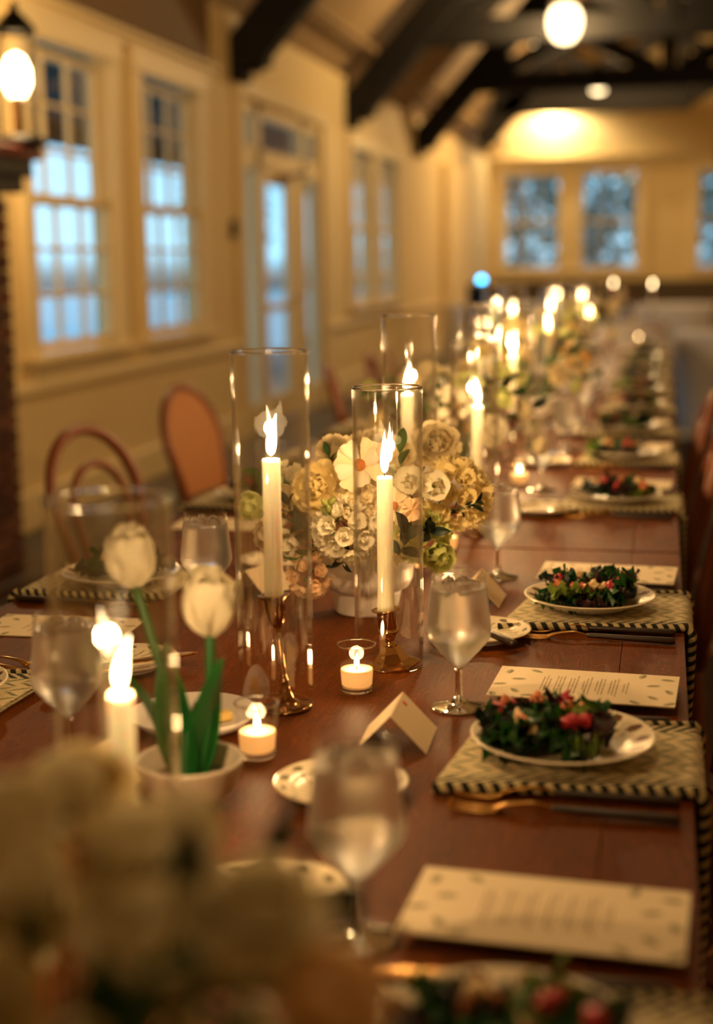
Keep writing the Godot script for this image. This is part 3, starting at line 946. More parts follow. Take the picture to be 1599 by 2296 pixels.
func make_tent(label: String, at: Vector3, turn: float, dot := false) -> void:
	var t := thing("place_card", label, "place card", at, turn, "folded place cards")
	var st := S()
	for s in [-1, 1]:
		var f := func(u: float, v: float) -> Vector3: return Vector3((u - 0.5) * 0.09, 0.042 * (1.0 - v) + 0.0012, s * 0.040 * v)
		sheet(st, f, 4, 4, 0.0011 * s)
	part("folded_card", done(st), M["card"], t)
	if dot:
		part("seal", turned([Vector2(0, -0.001), Vector2(0.004, -0.001), Vector2(0.0045, 0.0006), Vector2(0.003, 0.0014), Vector2(0, 0.0016)], 14), M["wax dot"], t, Vector3(0.020, 0.0372, 0.0062), Vector3(0.82, 0, 0))

func make_goblet(label: String, at: Vector3, fill := 0.128) -> void:
	if not proto.has("goblet"):
		var p := {}
		# chilled bowl full of water: one solid of frosted glass up to the water line
		p["bowl"] = turned([Vector2(0, 0.052), Vector2(0.006, 0.053), Vector2(0.014, 0.060), Vector2(0.026, 0.072), Vector2(0.0375, 0.086), Vector2(0.0405, 0.092), Vector2(0.0412, 0.098), Vector2(0.0405, 0.108), Vector2(0.0385, 0.125), Vector2(0.0360, 0.148), Vector2(0.0352, 0.1525), Vector2(0.0338, 0.153), Vector2(0, 0.153)], 48)
		p["rim"] = turned([Vector2(0.0352, 0.153), Vector2(0.0340, 0.166), Vector2(0.0337, 0.1668), Vector2(0.0331, 0.1665), Vector2(0.0340, 0.153)], 48)
		p["stem"] = turned([Vector2(0, 0.0525), Vector2(0.006, 0.053), Vector2(0.0045, 0.045), Vector2(0.0042, 0.03), Vector2(0.005, 0.016), Vector2(0.008, 0.010), Vector2(0.016, 0.0065), Vector2(0.034, 0.003), Vector2(0.0365, 0.0015), Vector2(0.036, 0.0003), Vector2(0, 0.0003)].duplicate(), 40)
		var st := S()
		var r := RandomNumberGenerator.new()
		r.seed = 12
		for k in 5:
			var b := Basis.from_euler(Vector3(r.randf() * 3, r.randf() * 3, r.randf() * 3))
			block(st, Vector3(0.019, 0.015, 0.018), Vector3.ZERO, 0.004, Transform3D(b, Vector3(cos(k * 1.26) * 0.017, 0.152, sin(k * 1.26) * 0.017)))
		p["ice"] = done(st)
		proto["goblet"] = p
	var t := thing("water_goblet", label, "goblet", at, rng.randf() * 6.0, "water goblets")
	t.scale = Vector3(0.95, 1.0, 0.95)
	var bowl := part("bowl", proto["goblet"]["bowl"], M["chilled glass"], t)
	part("rim", proto["goblet"]["rim"], M["clear glass"], bowl)
	part("stem", proto["goblet"]["stem"], M["solid glass"], t)
	part("ice", proto["goblet"]["ice"], M["ice"], t)

# ------------------------------------------------------------------ candles
func flame_mesh(h: float, r: float, bend: float) -> ArrayMesh:
	var st := S()
	var pts := []
	var rad := []
	for i in 15:
		var t := i / 14.0
		pts.append(Vector3(bend * h * t * t, h * t, 0))
		rad.append(maxf(0.0002, r * pow(sin(PI * pow(t, 0.62)), 0.9) * (1.0 - 0.25 * t)))
	tube(st, pts, rad, 12)
	return done(st)

func add_flame(t: Node3D, at: Vector3, h: float, r: float, bend: float, energy: float, wax: Node3D) -> void:
	part("wick", pipe([at - Vector3(0, 0.003, 0), at + Vector3(0.0, 0.004, 0), at + Vector3(bend * 0.003, 0.008, 0)], 0.0009, 6), M["wick"], wax)
	part("flame", flame_mesh(h, r, bend), M["flame"], t, at + Vector3(0, 0.0045, 0))
	lamp(t, at + Vector3(bend * h * 0.18, 0.0045 + h * 0.42, 0), energy, 0.006, Color(1.0, 0.79, 0.52))

func make_taper(label: String, at: Vector3, h: float, r := 0.0115, lean := 0.0, bend := 0.12, energy := 0.03, fh := 0.05, turn := 0.0) -> void:
	var t := thing("taper_candle", label, "candle", at, turn, "lit taper candles")
	t.rotation.z = lean
	var wax := part("wax", turned([Vector2(0, 0), Vector2(r * 0.95, 0), Vector2(r * 1.04, 0.006), Vector2(r, 0.03), Vector2(r * 0.93, h - 0.004), Vector2(r * 0.88, h - 0.0005), Vector2(r * 0.6, h), Vector2(r * 0.3, h - 0.0025), Vector2(0, h - 0.003)], 28), M["ivory wax"], t)
	add_flame(t, Vector3(0, h - 0.001, 0), fh, 0.0064, bend, energy, wax)

func make_slim_stick(label: String, at: Vector3, h: float, tilt := 0.0) -> void:
	var t := thing("candlestick", label, "candlestick", at, 0.0, "brass candlesticks")
	t.rotation.z = tilt
	part("base", turned([Vector2(0, 0), Vector2(0.031, 0), Vector2(0.032, 0.002), Vector2(0.030, 0.0035), Vector2(0.018, 0.006), Vector2(0.010, 0.013), Vector2(0.0065, 0.024), Vector2(0.0055, 0.032), Vector2(0, 0.032)], 40), M["aged brass"], t)
	part("stem", turned([Vector2(0, 0.03), Vector2(0.0048, 0.031), Vector2(0.0062, 0.034), Vector2(0.0048, 0.037), Vector2(0.0036, 0.043), Vector2(0.0032, h * 0.6), Vector2(0.0036, h - 0.040), Vector2(0, h - 0.039)], 24), M["aged brass"], t)
	part("cup", turned([Vector2(0, h - 0.042), Vector2(0.0045, h - 0.041), Vector2(0.009, h - 0.034), Vector2(0.0125, h - 0.022), Vector2(0.0135, h - 0.006), Vector2(0.020, h - 0.001), Vector2(0.0205, h), Vector2(0.0125, h), Vector2(0.0120, h - 0.010), Vector2(0, h - 0.010)], 32), M["aged brass"], t)

func make_faceted_stick(label: String, at: Vector3, h: float) -> void:
	var t := thing("candlestick", label, "candlestick", at, 0.25, "brass candlesticks")
	t.rotation = Vector3(0.0, 0.25, 0.10)
	var st := S()
	lathe(st, [Vector2(0, 0), Vector2(0.036, 0), Vector2(0.037, 0.003), Vector2(0.033, 0.0075), Vector2(0.024, 0.010), Vector2(0.0165, 0.020), Vector2(0.0105, 0.030), Vector2(0, 0.030)], 8, Transform3D.IDENTITY, 0.0, 6)
	part("base", done(st), M["brass"], t)
	part("stem", turned([Vector2(0, 0.029), Vector2(0.0105, 0.029), Vector2(0.0075, 0.033), Vector2(0.007, 0.038), Vector2(0.010, 0.044), Vector2(0.0140, 0.048), Vector2(0.0145, 0.051), Vector2(0.011, 0.054), Vector2(0, 0.054)], 32), M["brass"], t)
	st = S()
	lathe(st, [Vector2(0, 0.052), Vector2(0.0115, 0.0525), Vector2(0.0130, 0.057), Vector2(0.0132, h - 0.004), Vector2(0.0195, h - 0.0012), Vector2(0.0200, h), Vector2(0.0125, h + 0.0003), Vector2(0.012, h - 0.010), Vector2(0, h - 0.010)], 32)
	part("cup", done(st), M["brass"], t)

func make_hurricane(label: String, at: Vector3, h: float, r: float) -> void:
	var t := thing("glass_hurricane", label, "glass cylinder", at, 0.0, "clear glass cylinders round the tapers")
	var w := 0.0034
	var a := r - w * 0.30
	var c := r - w * 0.66
	var wall := part("wall", turned([Vector2(r - w, 0.0006), Vector2(r - 0.0004, 0.0005), Vector2(r, 0.0015), Vector2(r, h - 0.002), Vector2(a, h - 0.0018), Vector2(a, 0.0018), Vector2(c, 0.0018), Vector2(c, h - 0.0018), Vector2(r - w, h - 0.002), Vector2(r - w, 0.0006)], 72), M["clear glass"], t)
	part("rim", turned([Vector2(r - w - 0.0002, h - 0.0005), Vector2(r + 0.0004, h - 0.0005), Vector2(r + 0.0007, h + 0.0008), Vector2(r - w * 0.5, h + 0.0022), Vector2(r - w - 0.0005, h + 0.0008), Vector2(r - w - 0.0002, h - 0.0005)], 72), M["solid glass"], wall)

func make_votive(label: String, at: Vector3, energy := 0.009, fill := 0.030) -> void:
	if not proto.has("votive"):
		var p := {}
		p["cup"] = turned([Vector2(0, 0.0004), Vector2(0.0235, 0.0004), Vector2(0.025, 0.002), Vector2(0.0292, 0.066), Vector2(0.0288, 0.0672), Vector2(0.0276, 0.0672), Vector2(0.0272, 0.066), Vector2(0.0238, 0.0095), Vector2(0.021, 0.0085), Vector2(0, 0.0085)], 48)
		p["rim"] = turned([Vector2(0.0272, 0.0665), Vector2(0.0293, 0.0665), Vector2(0.0296, 0.0678), Vector2(0.0283, 0.069), Vector2(0.0270, 0.0678), Vector2(0.0272, 0.0665)], 48)
		p["wax"] = turned([Vector2(0, 0.0092), Vector2(0.0205, 0.0092), Vector2(0.0226, 0.011), Vector2(0.0242, 0.0305), Vector2(0.0234, 0.0328), Vector2(0.020, 0.0314), Vector2(0, 0.0306)], 40)
		p["foot"] = turned([Vector2(0, 0.0008), Vector2(0.0225, 0.0008), Vector2(0.0236, 0.003), Vector2(0.0238, 0.0075), Vector2(0, 0.0078)], 40)
		proto["votive"] = p
	var t := thing("votive_candle", label, "votive candle", at, rng.randf() * 6.0, "lit votives in small glass cups")
	t.scale = Vector3(0.86, 0.92, 0.86)
	var cup := part("cup", proto["votive"]["cup"], M["thin cup glass"], t)
	part("rim", proto["votive"]["rim"], M["solid glass"], cup)
	part("thick_foot", proto["votive"]["foot"], M["solid glass"], cup)
	var wax := part("wax", proto["votive"]["wax"], M["votive wax"], t)
	add_flame(t, Vector3(0, 0.0309, 0), 0.0195, 0.0040, 0.05, energy, wax)

# ------------------------------------------------------------------ flowers
func petal(len_: float, wid: float, cup: float, curl: float, ruffle: float, notch := 0.0, seed_ := 0.0) -> ArrayMesh:
	# grows from the origin along +z, its face up (+y); cup lifts the sides, curl bends the tip up
	var st := S()
	var f := func(u: float, v: float) -> Vector3:
		var s := u * 2.0 - 1.0
		var w := wid * 0.5 * pow(sin(PI * clampf(0.06 + 0.80 * pow(v, 0.85), 0.0, 1.0)), 0.75)
		if notch >= 0.12: w = wid * 0.5 * (0.16 + 0.84 * pow(sin(PI * 0.5 * clampf(v * 1.18, 0.0, 1.12)), 1.3))
		var a := curl * v
		var l := len_ * v * (1.0 - notch * (1.0 - absf(s)) * pow(v, 6.0)) * (1.0 - 0.16 * s * s * v)
		var y := sin(a) * l * 0.75 + cup * s * s * wid * 0.5 * v
		var z := l * (1.0 - 0.30 * (1.0 - cos(a)))
		y += ruffle * v * v * (sin(s * 7.0 + seed_) * 0.6 + sin(s * 13.0 + seed_ * 2.0) * 0.4) * absf(s * 0.7 + 0.3)
		return Vector3(s * w, y, z)
	sheet(st, f, 8, 7)
	return done(st)

func bloom(called: String, label: String, at: Vector3, dir: Vector3, size: float, kind: String, m: String, group := "", stem := 0.05, joined := false, root = null) -> Node3D:
	# every bloom stands on its own stem; +y is the way it faces
	var t := thing(called, label, "flower", at, 0.0, group)
	t.basis = turn_to(dir, rng.randf() * 6.0)
	var layers := []
	match kind:
		"cosmos": layers = [[4, 1.0, 0.60, 0.40, 0.12, 0.05, 0.15, 0.02, 0.03], [4, 0.95, 0.56, 0.45, 0.25, 0.05, 0.15, 0.26, 0.06]]
		"rose": layers = [[7, 1.0, 1.05, 0.5, 0.9, 0.05, 0.05, 0.35, 0.0], [6, 0.82, 1.0, 0.7, 1.3, 0.05, 0.04, 0.62, 0.12], [6, 0.66, 0.9, 0.8, 1.6, 0.05, 0.02, 0.86, 0.2], [5, 0.52, 0.8, 0.9, 1.8, 0.04, 0.02, 1.05, 0.24], [5, 0.40, 0.7, 1.0, 2.0, 0.04, 0.0, 1.22, 0.26], [4, 0.28, 0.6, 1.0, 2.0, 0.03, 0.0, 1.36, 0.28]]
		"ruffled": layers = [[9, 1.0, 0.8, 0.2, 0.3, 0.14, 0.08, 0.0, -0.05], [9, 0.95, 0.75, 0.3, 0.5, 0.16, 0.08, 0.35, 0.0], [8, 0.86, 0.7, 0.3, 0.6, 0.18, 0.08, 0.68, 0.04], [8, 0.78, 0.6, 0.4, 0.6, 0.18, 0.05, 0.98, 0.06], [6, 0.70, 0.55, 0.4, 0.7, 0.18, 0.05, 1.22, 0.08], [4, 0.66, 0.5, 0.4, 0.7, 0.15, 0.0, 1.42, 0.08]]
		"open": layers = [[5, 1.0, 1.15, 0.35, 0.75, 0.07, 0.06, 0.35, 0.0], [4, 0.78, 1.0, 0.5, 1.1, 0.07, 0.04, 0.75, 0.08]]
		"globe": layers = [[6, 1.0, 1.1, 0.8, 1.9, 0.03, 0.02, 0.75, -0.1], [6, 0.9, 1.0, 0.9, 2.1, 0.03, 0.02, 0.95, 0.0], [5, 0.75, 0.9, 1.0, 2.3, 0.03, 0.0, 1.15, 0.1], [4, 0.55, 0.8, 1.0, 2.4, 0.02, 0.0, 1.3, 0.2]]
	var whole := S()
	for L in layers:
		var n: int = L[0]
		var pm: Array = []
		var key := "petal %s %.3f %d %.2f" % [kind, size, n, L[1]]
		if not proto.has(key):
			proto[key] = [petal(size * L[1], size * L[1] * L[2], L[3], L[4], size * L[5], L[6], 1.0), petal(size * L[1] * 0.95, size * L[1] * L[2] * 1.03, L[3], L[4] * 0.92, size * L[5] * 1.2, L[6], 3.4)]
		pm = proto[key]
		for k in n:
			var b := Basis(Vector3.UP, TAU * (k + (0.5 if kind == "cosmos" else 0.37) * (layers.find(L) % 2)) / n + rng.randf_range(-0.12, 0.12)) * Basis(Vector3.RIGHT, -L[7] + rng.randf_range(-0.07, 0.07))
			var tr := Transform3D(b, Vector3(0, size * L[8], 0) + b * Vector3(0, 0, size * 0.05))
			if joined:
				whole.append_from(pm[k % 2], 0, tr)
			else:
				var p := part("petal", pm[k % 2], M["cream petal"] if kind == "cosmos" and layers.find(L) == 0 else M[m], t)
				p.transform = tr
	if joined:
		part("petals", whole.commit(), M[m], t)
	if kind == "cosmos":
		part("flower_centre", turned([Vector2(0, -0.002), Vector2(size * 0.19, 0.004), Vector2(size * 0.21, 0.008), Vector2(size * 0.12, 0.012), Vector2(0, 0.0135)], 16), M["stamen"], t)
		var dots := S()
		for k in 26:
			var a := k * 2.4
			var rr := size * 0.20 * sqrt(k / 26.0)
			block(dots, Vector3(0.0016, 0.004, 0.0016), Vector3(cos(a) * rr, 0.0135 - rr * 0.3, sin(a) * rr), 0.0005)
		part("stamens", done(dots), M["stamen"], t)
	elif kind == "open":
		part("flower_centre", turned([Vector2(0, 0), Vector2(size * 0.12, 0.001), Vector2(size * 0.09, size * 0.25), Vector2(0, size * 0.3)], 12), M["bud"], t)
	if stem > 0.0:
		var st := S()
		var end := Vector3(0, -stem, 0.004)
		if root != null: end = t.transform.affine_inverse() * root
		tube(st, smooth_path([Vector3(0, -size * 0.02, 0), Vector3(0, -size * 0.3, 0) + end * 0.35, end], 3), 0.0016, 6)
		tube(st, [Vector3(0, size * 0.02, 0), Vector3(0, -size * 0.12, 0)], [size * 0.14, size * 0.05], 8)
		part("stem", done(st), M["stem"], t)
	return t

func cluster(called: String, label: String, at: Vector3, dir: Vector3, size: float, n: int, m: String, group := "", joined := false, root = null) -> Node3D:
	# a head of many small ruffled florets, each floret a part
	var t := thing(called, label, "flower", at, 0.0, group)
	t.basis = turn_to(dir, rng.randf() * 6.0)
	var fs := size * 0.46
	var key := "floret %.3f" % fs
	if not proto.has(key):
		var st := S()
		for k in 5:
			var pm := petal(fs, fs * 0.95, 0.3, 0.5, fs * 0.22, 0.08, k * 1.7)
			st.append_from(pm, 0, Transform3D(Basis(Vector3.UP, TAU * k / 5.0) * Basis(Vector3.RIGHT, -0.45), Vector3.ZERO))
		for k in 4:
			var pm := petal(fs * 0.7, fs * 0.7, 0.4, 0.9, fs * 0.22, 0.0, k * 2.3)
			st.append_from(pm, 0, Transform3D(Basis(Vector3.UP, TAU * k / 4.0 + 0.4) * Basis(Vector3.RIGHT, -0.95), Vector3.ZERO))
		proto[key] = st.commit()
	var whole := S()
	for k in n:
		var y := 1.0 - (k + 0.5) / n * 1.35
		var a := k * 2.39996
		var v := Vector3(cos(a) * sqrt(maxf(0.0, 1 - y * y)), y, sin(a) * sqrt(maxf(0.0, 1 - y * y)))
		var tr := Transform3D(turn_to(v, k * 1.3), v * size * (0.62 + rng.randf() * 0.12))
		if joined: whole.append_from(proto[key], 0, tr)
		else:
			var p := part("floret", proto[key], M[m], t)
			p.transform = tr
	if joined: part("florets", whole.commit(), M[m], t)
	var st2 := S()
	tube(st2, [Vector3(0, size * 0.5, 0), Vector3(0, -size * 0.6, 0), t.transform.affine_inverse() * root if root != null else Vector3(0, -size * 1.4, 0)], 0.0022, 6)
	part("stem", done(st2), M["stem"], t)
	return t

func leaf_mesh(l: float, w: float) -> ArrayMesh:
	var key := "leaf %.3f %.3f" % [l, w]
	if not proto.has(key):
		var st := S()
		var f := func(u: float, v: float) -> Vector3:
			var s := u * 2.0 - 1.0
			return Vector3(s * w * 0.5 * pow(sin(PI * clampf(v * 0.97 + 0.02, 0.0, 1.0)), 0.8), 0.12 * l * sin(v * 2.4) + absf(s) * w * 0.12 - v * v * l * 0.12, v * l)
		sheet(st, f, 6, 8, 0.0004)
		proto[key] = done(st)
	return proto[key]

func sprig(called: String, label: String, at: Vector3, dir: Vector3, length: float, leaves: int, leaf_l: float, m: String, buds := false, group := "", root = null) -> void:
	var t := thing(called, label, "foliage", at, 0.0, group)
	t.basis = turn_to(dir, rng.randf() * 6.0)
	var pts := smooth_path([Vector3(0, -0.02, 0), Vector3(length * 0.06, length * 0.45, 0), Vector3(0, length, length * 0.08)], 4)
	var long := pts.duplicate()
	if root != null: long.push_front(t.transform.affine_inverse() * root)
	part("stem", pipe(long, 0.0012, 6), M["stem"], t)
	for k in leaves:
		var f := (k + 1.0) / leaves
		var p: Vector3 = pts[int(f * (pts.size() - 1))]
		var b := Basis(Vector3.UP, k * 2.4) * Basis(Vector3.RIGHT, -0.7 - rng.randf() * 0.4)
		if buds:
			var o := part("bud", turned([Vector2(0, 0), Vector2(leaf_l * 0.22, leaf_l * 0.25), Vector2(leaf_l * 0.26, leaf_l * 0.55), Vector2(leaf_l * 0.12, leaf_l * 0.9), Vector2(0, leaf_l)], 10), M[m], t)
			o.transform = Transform3D(Basis(Vector3.UP, k * 2.4) * Basis(Vector3.RIGHT, 0.5 + rng.randf() * 0.4), p)
		else:
			var o := part("leaf", leaf_mesh(leaf_l, leaf_l * 0.42), M[m], t)
			o.transform = Transform3D(b, p)

func make_vase(label: String, at: Vector3) -> void:
	var t := thing("footed_vase", label, "vase", at, 0.0, "white footed flower bowls")
	part("bowl", turned([Vector2(0, 0.034), Vector2(0.053, 0.034), Vector2(0.056, 0.037), Vector2(0.066, 0.042), Vector2(0.0725, 0.055), Vector2(0.0745, 0.075), Vector2(0.0735, 0.100), Vector2(0.0715, 0.103), Vector2(0.0690, 0.100), Vector2(0.068, 0.06), Vector2(0.05, 0.042), Vector2(0, 0.042)], 56), M["white ceramic"], t)
	part("foot", turned([Vector2(0, 0), Vector2(0.0465, 0), Vector2(0.049, 0.003), Vector2(0.0545, 0.034), Vector2(0.053, 0.0365), Vector2(0, 0.0365)], 56), M["white ceramic"], t)

func posy(centre: Vector3, r: Vector3, n: int, seed_: int, what: String, group: String) -> void:
	# a blurred arrangement farther off or close to the lens: blooms set over a low dome
	rng.seed = seed_
	var root := Vector3(centre.x, TABLE_Y + 0.07, centre.z)
	for k in n:
		var y := 1.0 - (k + 0.5) / n * 1.25
		var a := k * 2.39996 + seed_
		var v := Vector3(cos(a) * sqrt(maxf(0.0, 1.0 - y * y)), y, sin(a) * sqrt(maxf(0.0, 1.0 - y * y)))
		v = (v + Vector3(rng.randfn(), rng.randfn(), rng.randfn()) * 0.08)
		var p := centre + v * r * rng.randf_range(0.85, 1.08)
		if p.y < TABLE_Y + 0.05: p.y = TABLE_Y + 0.05
		var m: String = ["cream petal", "white petal", "yellow petal", "cream petal", "green petal", "amber petal"][rng.randi_range(0, 5) if seed_ > 60 else rng.randi_range(0, 1)]
		var s := rng.randf_range(0.028, 0.042) * (0.86 if seed_ < 60 else 1.0)
		var hue: String = {"cream petal": "cream", "white petal": "white", "yellow petal": "pale yellow", "green petal": "greenish", "amber petal": "amber"}[m]
		if k % 4 == 3: cluster("hydrangea", "blurred %s hydrangea head in %s" % [hue, what], p, v, s * 1.1, 12, m, "%s hydrangeas in %s" % [hue, group], true, root)
		else: bloom(["garden_rose", "ranunculus", "lisianthus"][k % 3], "blurred %s %s in %s" % [hue, ["rose", "full ranunculus", "open lisianthus"][k % 3], what], p, v, s, ["rose", "ruffled", "open"][k % 3], m, "%s %s in %s" % [hue, ["roses", "ranunculus", "lisianthus"][k % 3], group], 0.06, true, root)
	for k in n / 2:
		var a := rng.randf() * TAU
		var v := Vector3(cos(a), rng.randf_range(-0.1, 0.9), sin(a)).normalized()
		sprig("leaf_sprig", "dark green leaf sprig in " + what, centre + v * r * (0.92 if seed_ < 60 else 0.78), v + Vector3(0, 0.1, 0), 0.06, 5, 0.045, "leaf" if k % 2 else "dark leaf", false, "sprigs in " + group, root)

func make_tulip(label: String, at: Vector3, foot: Vector3, size: float) -> void:
	var t := thing("tulip", label, "flower", foot, 0.0, "white tulips in the ceramic dish")
	var d := at - foot
	var st := S()
	var path := smooth_path([Vector3.ZERO, d * 0.35 + Vector3(0.008, 0, 0), d * 0.75 + Vector3(0.004, 0, 0), d], 5)
	tube(st, path, 0.0052, 8)
	part("stem", done(st), M["tulip leaf"], t)
	var up: Vector3 = turn_to((path[-1] - path[-3]) + Vector3(0, 0.02, 0)).y
	for L in [[6, 0.92, 1.20, 0.0], [6, 1.0, 1.38, 0.5], [5, 1.05, 1.5, 0.2], [4, 0.95, 1.58, 0.6]]:
		var pm := petal(size * L[1], size * 0.66, 0.42, 0.5, size * 0.16, 0.05, L[3] * 9.0)
		for k in L[0]:
			var b := turn_to(up) * Basis(Vector3.UP, TAU * (k + L[3]) / L[0] + rng.randf_range(-0.15, 0.15)) * Basis(Vector3.RIGHT, -0.72 - (L[2] - 1.2) * 1.5 + rng.randf_range(-0.14, 0.1))
			var p := part("petal", pm, M["white petal"], t)
			p.transform = Transform3D(b, d)
	for k in 3:
		var ls := S()
		var a := k * 2.2 + d.x * 30.0
		var f := func(u: float, v: float) -> Vector3:
			var s := u * 2.0 - 1.0
			var w := 0.019 * pow(sin(PI * clampf(0.1 + v * 0.88, 0.0, 1.0)), 0.7)
			var out := Vector3(cos(a), 0, sin(a))
			return out * (0.004 + 0.026 * v * v) + Vector3(0, 0.135 * v * (1.0 - 0.1 * k), 0) + d * Vector3(0.6, 0, 0.6) * v + out.cross(Vector3.UP) * s * w + out * absf(s) * -0.004
		sheet(ls, f, 6, 10, 0.0006)
		part("leaf", done(ls), M["tulip leaf"], t)

# ------------------------------------------------------------------ salads
func frilly(seed_: int, l: float, w: float) -> ArrayMesh:
	var key := "frilly %d %.3f" % [seed_, l]
	if not proto.has(key):
		var st := S()
		var f := func(u: float, v: float) -> Vector3:
			var s := u * 2.0 - 1.0
			var edge := pow(absf(s), 3.0) + pow(v, 5.0)
			var ww := w * 0.5 * (0.35 + 0.65 * sin(PI * clampf(v * 0.8 + 0.12, 0.0, 1.0)))
			var y := 0.25 * l * sin(v * 2.2 + seed_) * 0.6 + edge * l * 0.16 * sin(s * 14.0 + v * 22.0 + seed_)
			return Vector3(s * ww * (1.0 + 0.16 * sin(v * 26.0 + seed_)), y + 0.08 * l * s * s, (v - 0.5) * l + edge * 0.1 * l * sin(s * 19.0 + seed_ * 2.0))
		sheet(st, f, 16, 16, 0.0005)
		proto[key] = done(st)
	return proto[key]

func chunk(seed_: int, r: float) -> ArrayMesh:
	var key := "chunk %d %.4f" % [seed_, r]
	if not proto.has(key):
		var nz := noise(seed_, 38.0, 2)
		var st := S()
		var f := func(u: float, v: float) -> Vector3:
			var a := u * TAU
			var b := (v - 0.5) * PI
			var d := Vector3(cos(a) * cos(b), sin(b), sin(a) * cos(b))
			return d * r * (1.0 + 0.9 * nz.get_noise_3dv(d * 0.035)) * Vector3(1.15, 0.7, 0.9)
		sheet(st, f, 12, 8)
		proto[key] = done(st)
	return proto[key]

func make_salad(at: Vector3, r: float, seed_: int, where: String, n_leaf: int, n_bits: int) -> void:
	rng.seed = seed_
	for k in n_leaf:
		var a := rng.randf() * TAU
		var d := sqrt(rng.randf()) * r * 0.62
		var kind: int = [0, 0, 1, 1, 0, 2, 3][k % 7]
		var t := thing("salad_leaf", ["frilly green salad leaf on ", "dark green salad leaf on ", "dark reddish salad leaf on ", "lime green salad leaf on "][kind] + where, "salad leaf", at + Vector3(cos(a) * d, 0.016 + rng.randf() * 0.012 + 0.008 * (1.0 - d / r), sin(a) * d * 0.9), rng.randf() * TAU, ["green salad leaves on ", "dark salad leaves on ", "reddish salad leaves on ", "lime salad leaves on "][kind] + where)
		t.rotation.x = rng.randf_range(-0.6, 0.6)
		t.rotation.z = rng.randf_range(-0.5, 0.5)
		part("blade", frilly(rng.randi_range(1, 4), 0.062, 0.042), M[["salad green", "salad dark", "salad red", "salad lime"][kind]], t)
	for k in n_bits:
		var a := rng.randf() * TAU
		var d := sqrt(rng.randf()) * r * 0.5
		var kind := k % 3
		var o := part(["radish_piece", "cheese_crumble", "fruit_piece"][kind], chunk(rng.randi_range(1, 5), [0.0095, 0.008, 0.0085][kind]), M[["radish pink", "crumble", "fruit"][kind]], self, at + Vector3(cos(a) * d, 0.034 + rng.randf() * 0.010, sin(a) * d * 0.9), Vector3(rng.randf() * 3, rng.randf() * 3, 0))
		tag(o, ["pink radish piece on ", "pale cheese crumble on ", "orange fruit piece on "][kind] + where, "salad piece", ["radish pieces on ", "cheese crumbles on ", "fruit pieces on "][kind] + where)

# ------------------------------------------------------------------ chairs
func chair_common(t: Node3D) -> void:
	# the chair faces +x; its seat centre is the origin
	part("seat_ring", turned([Vector2(0.165, 0.445), Vector2(0.20, 0.440), Vector2(0.21, 0.452), Vector2(0.205, 0.466), Vector2(0.165, 0.464), Vector2(0.165, 0.445)], 40), M["bentwood"], t)
	part("seat", turned([Vector2(0, 0.448), Vector2(0.168, 0.450), Vector2(0.168, 0.458), Vector2(0, 0.455)], 40), M["seat cane"], t)
	for s in [-1, 1]:
		part("leg", pipe(smooth_path([Vector3(0.15, 0.45, s * 0.12), Vector3(0.165, 0.25, s * 0.135), Vector3(0.19, 0.0, s * 0.16)], 4), [0.016, 0.016, 0.015, 0.015, 0.0145, 0.014, 0.0135, 0.013, 0.0125], 10), M["bentwood"], t)
		part("leg", pipe(smooth_path([Vector3(-0.16, 0.45, s * 0.13), Vector3(-0.175, 0.25, s * 0.145), Vector3(-0.225, 0.0, s * 0.165)], 4), 0.0145, 10), M["bentwood"], t)
	var ring := []
	for k in 33:
		var a := TAU * k / 32
		ring.append(Vector3(cos(a) * 0.165, 0.24, sin(a) * 0.14))
	part("stretcher_ring", pipe(ring, 0.009, 8), M["bentwood"], t)

func hoop(w: float, h: float, base: float, rake: float, n := 28) -> Array:
	var pts := [Vector3(-0.17, 0.44, -w * 0.72), Vector3(-0.18, base, -w * 0.86)]
	for k in n + 1:
		var a := PI - PI * k / n
		pts.append(Vector3(0, base + 0.12 + sin(a) * (h - base - 0.12), cos(a) * w))
	pts.append(Vector3(-0.18, base, w * 0.86))
	pts.append(Vector3(-0.17, 0.44, w * 0.72))
	for i in pts.size():
		var p: Vector3 = pts[i]
		pts[i] = Vector3(-0.165 - rake * pow(maxf(0.0, p.y - 0.44) / 0.45, 1.3), p.y, p.z)
	return pts

func make_chair(kind: int, label: String, at: Vector3, turn: float, group: String) -> void:
	if not proto.has("chair%d" % kind):
		var t := thing("bentwood_chair" if kind == 0 else "oval_back_chair", label, "chair", at, turn, group)
		chair_common(t)
		part("back_hoop", pipe(hoop(0.195, 0.865, 0.56, 0.11), 0.0155, 12), M["bentwood"], t)
		if kind == 0:
			part("inner_hoop", pipe(hoop(0.122, 0.775, 0.54, 0.095), 0.011, 10), M["bentwood"], t)
		else:
			var st := S()
			var f := func(u: float, v: float) -> Vector3:
				var y := 0.50 + v * 0.375
				var k := clampf((y - 0.62) / 0.265, -1.0, 1.0)
				var w := 0.192 * sqrt(maxf(0.0, 1.0 - k * k)) if y > 0.62 else 0.192 * (0.86 + 0.14 * (y - 0.5) / 0.12)
				return Vector3(-0.165 - 0.11 * pow((y - 0.44) / 0.45, 1.3), y, (u * 2 - 1) * w)
			sheet(st, f, 16, 24, 0.006)
			part("back_panel", done(st), M["cane"], t)
		proto["chair%d" % kind] = t
	else:
		copy_of(proto["chair%d" % kind], at, turn, label, group)

# ------------------------------------------------------------------ the settings along both sides
const ORD := ["nearest", "second", "third", "fourth", "fifth", "sixth", "seventh", "eighth", "ninth", "tenth", "eleventh", "twelfth"]

func T(x: float, z: float, up := 0.0) -> Vector3:
	return Vector3(x, TABLE_Y + up, z)

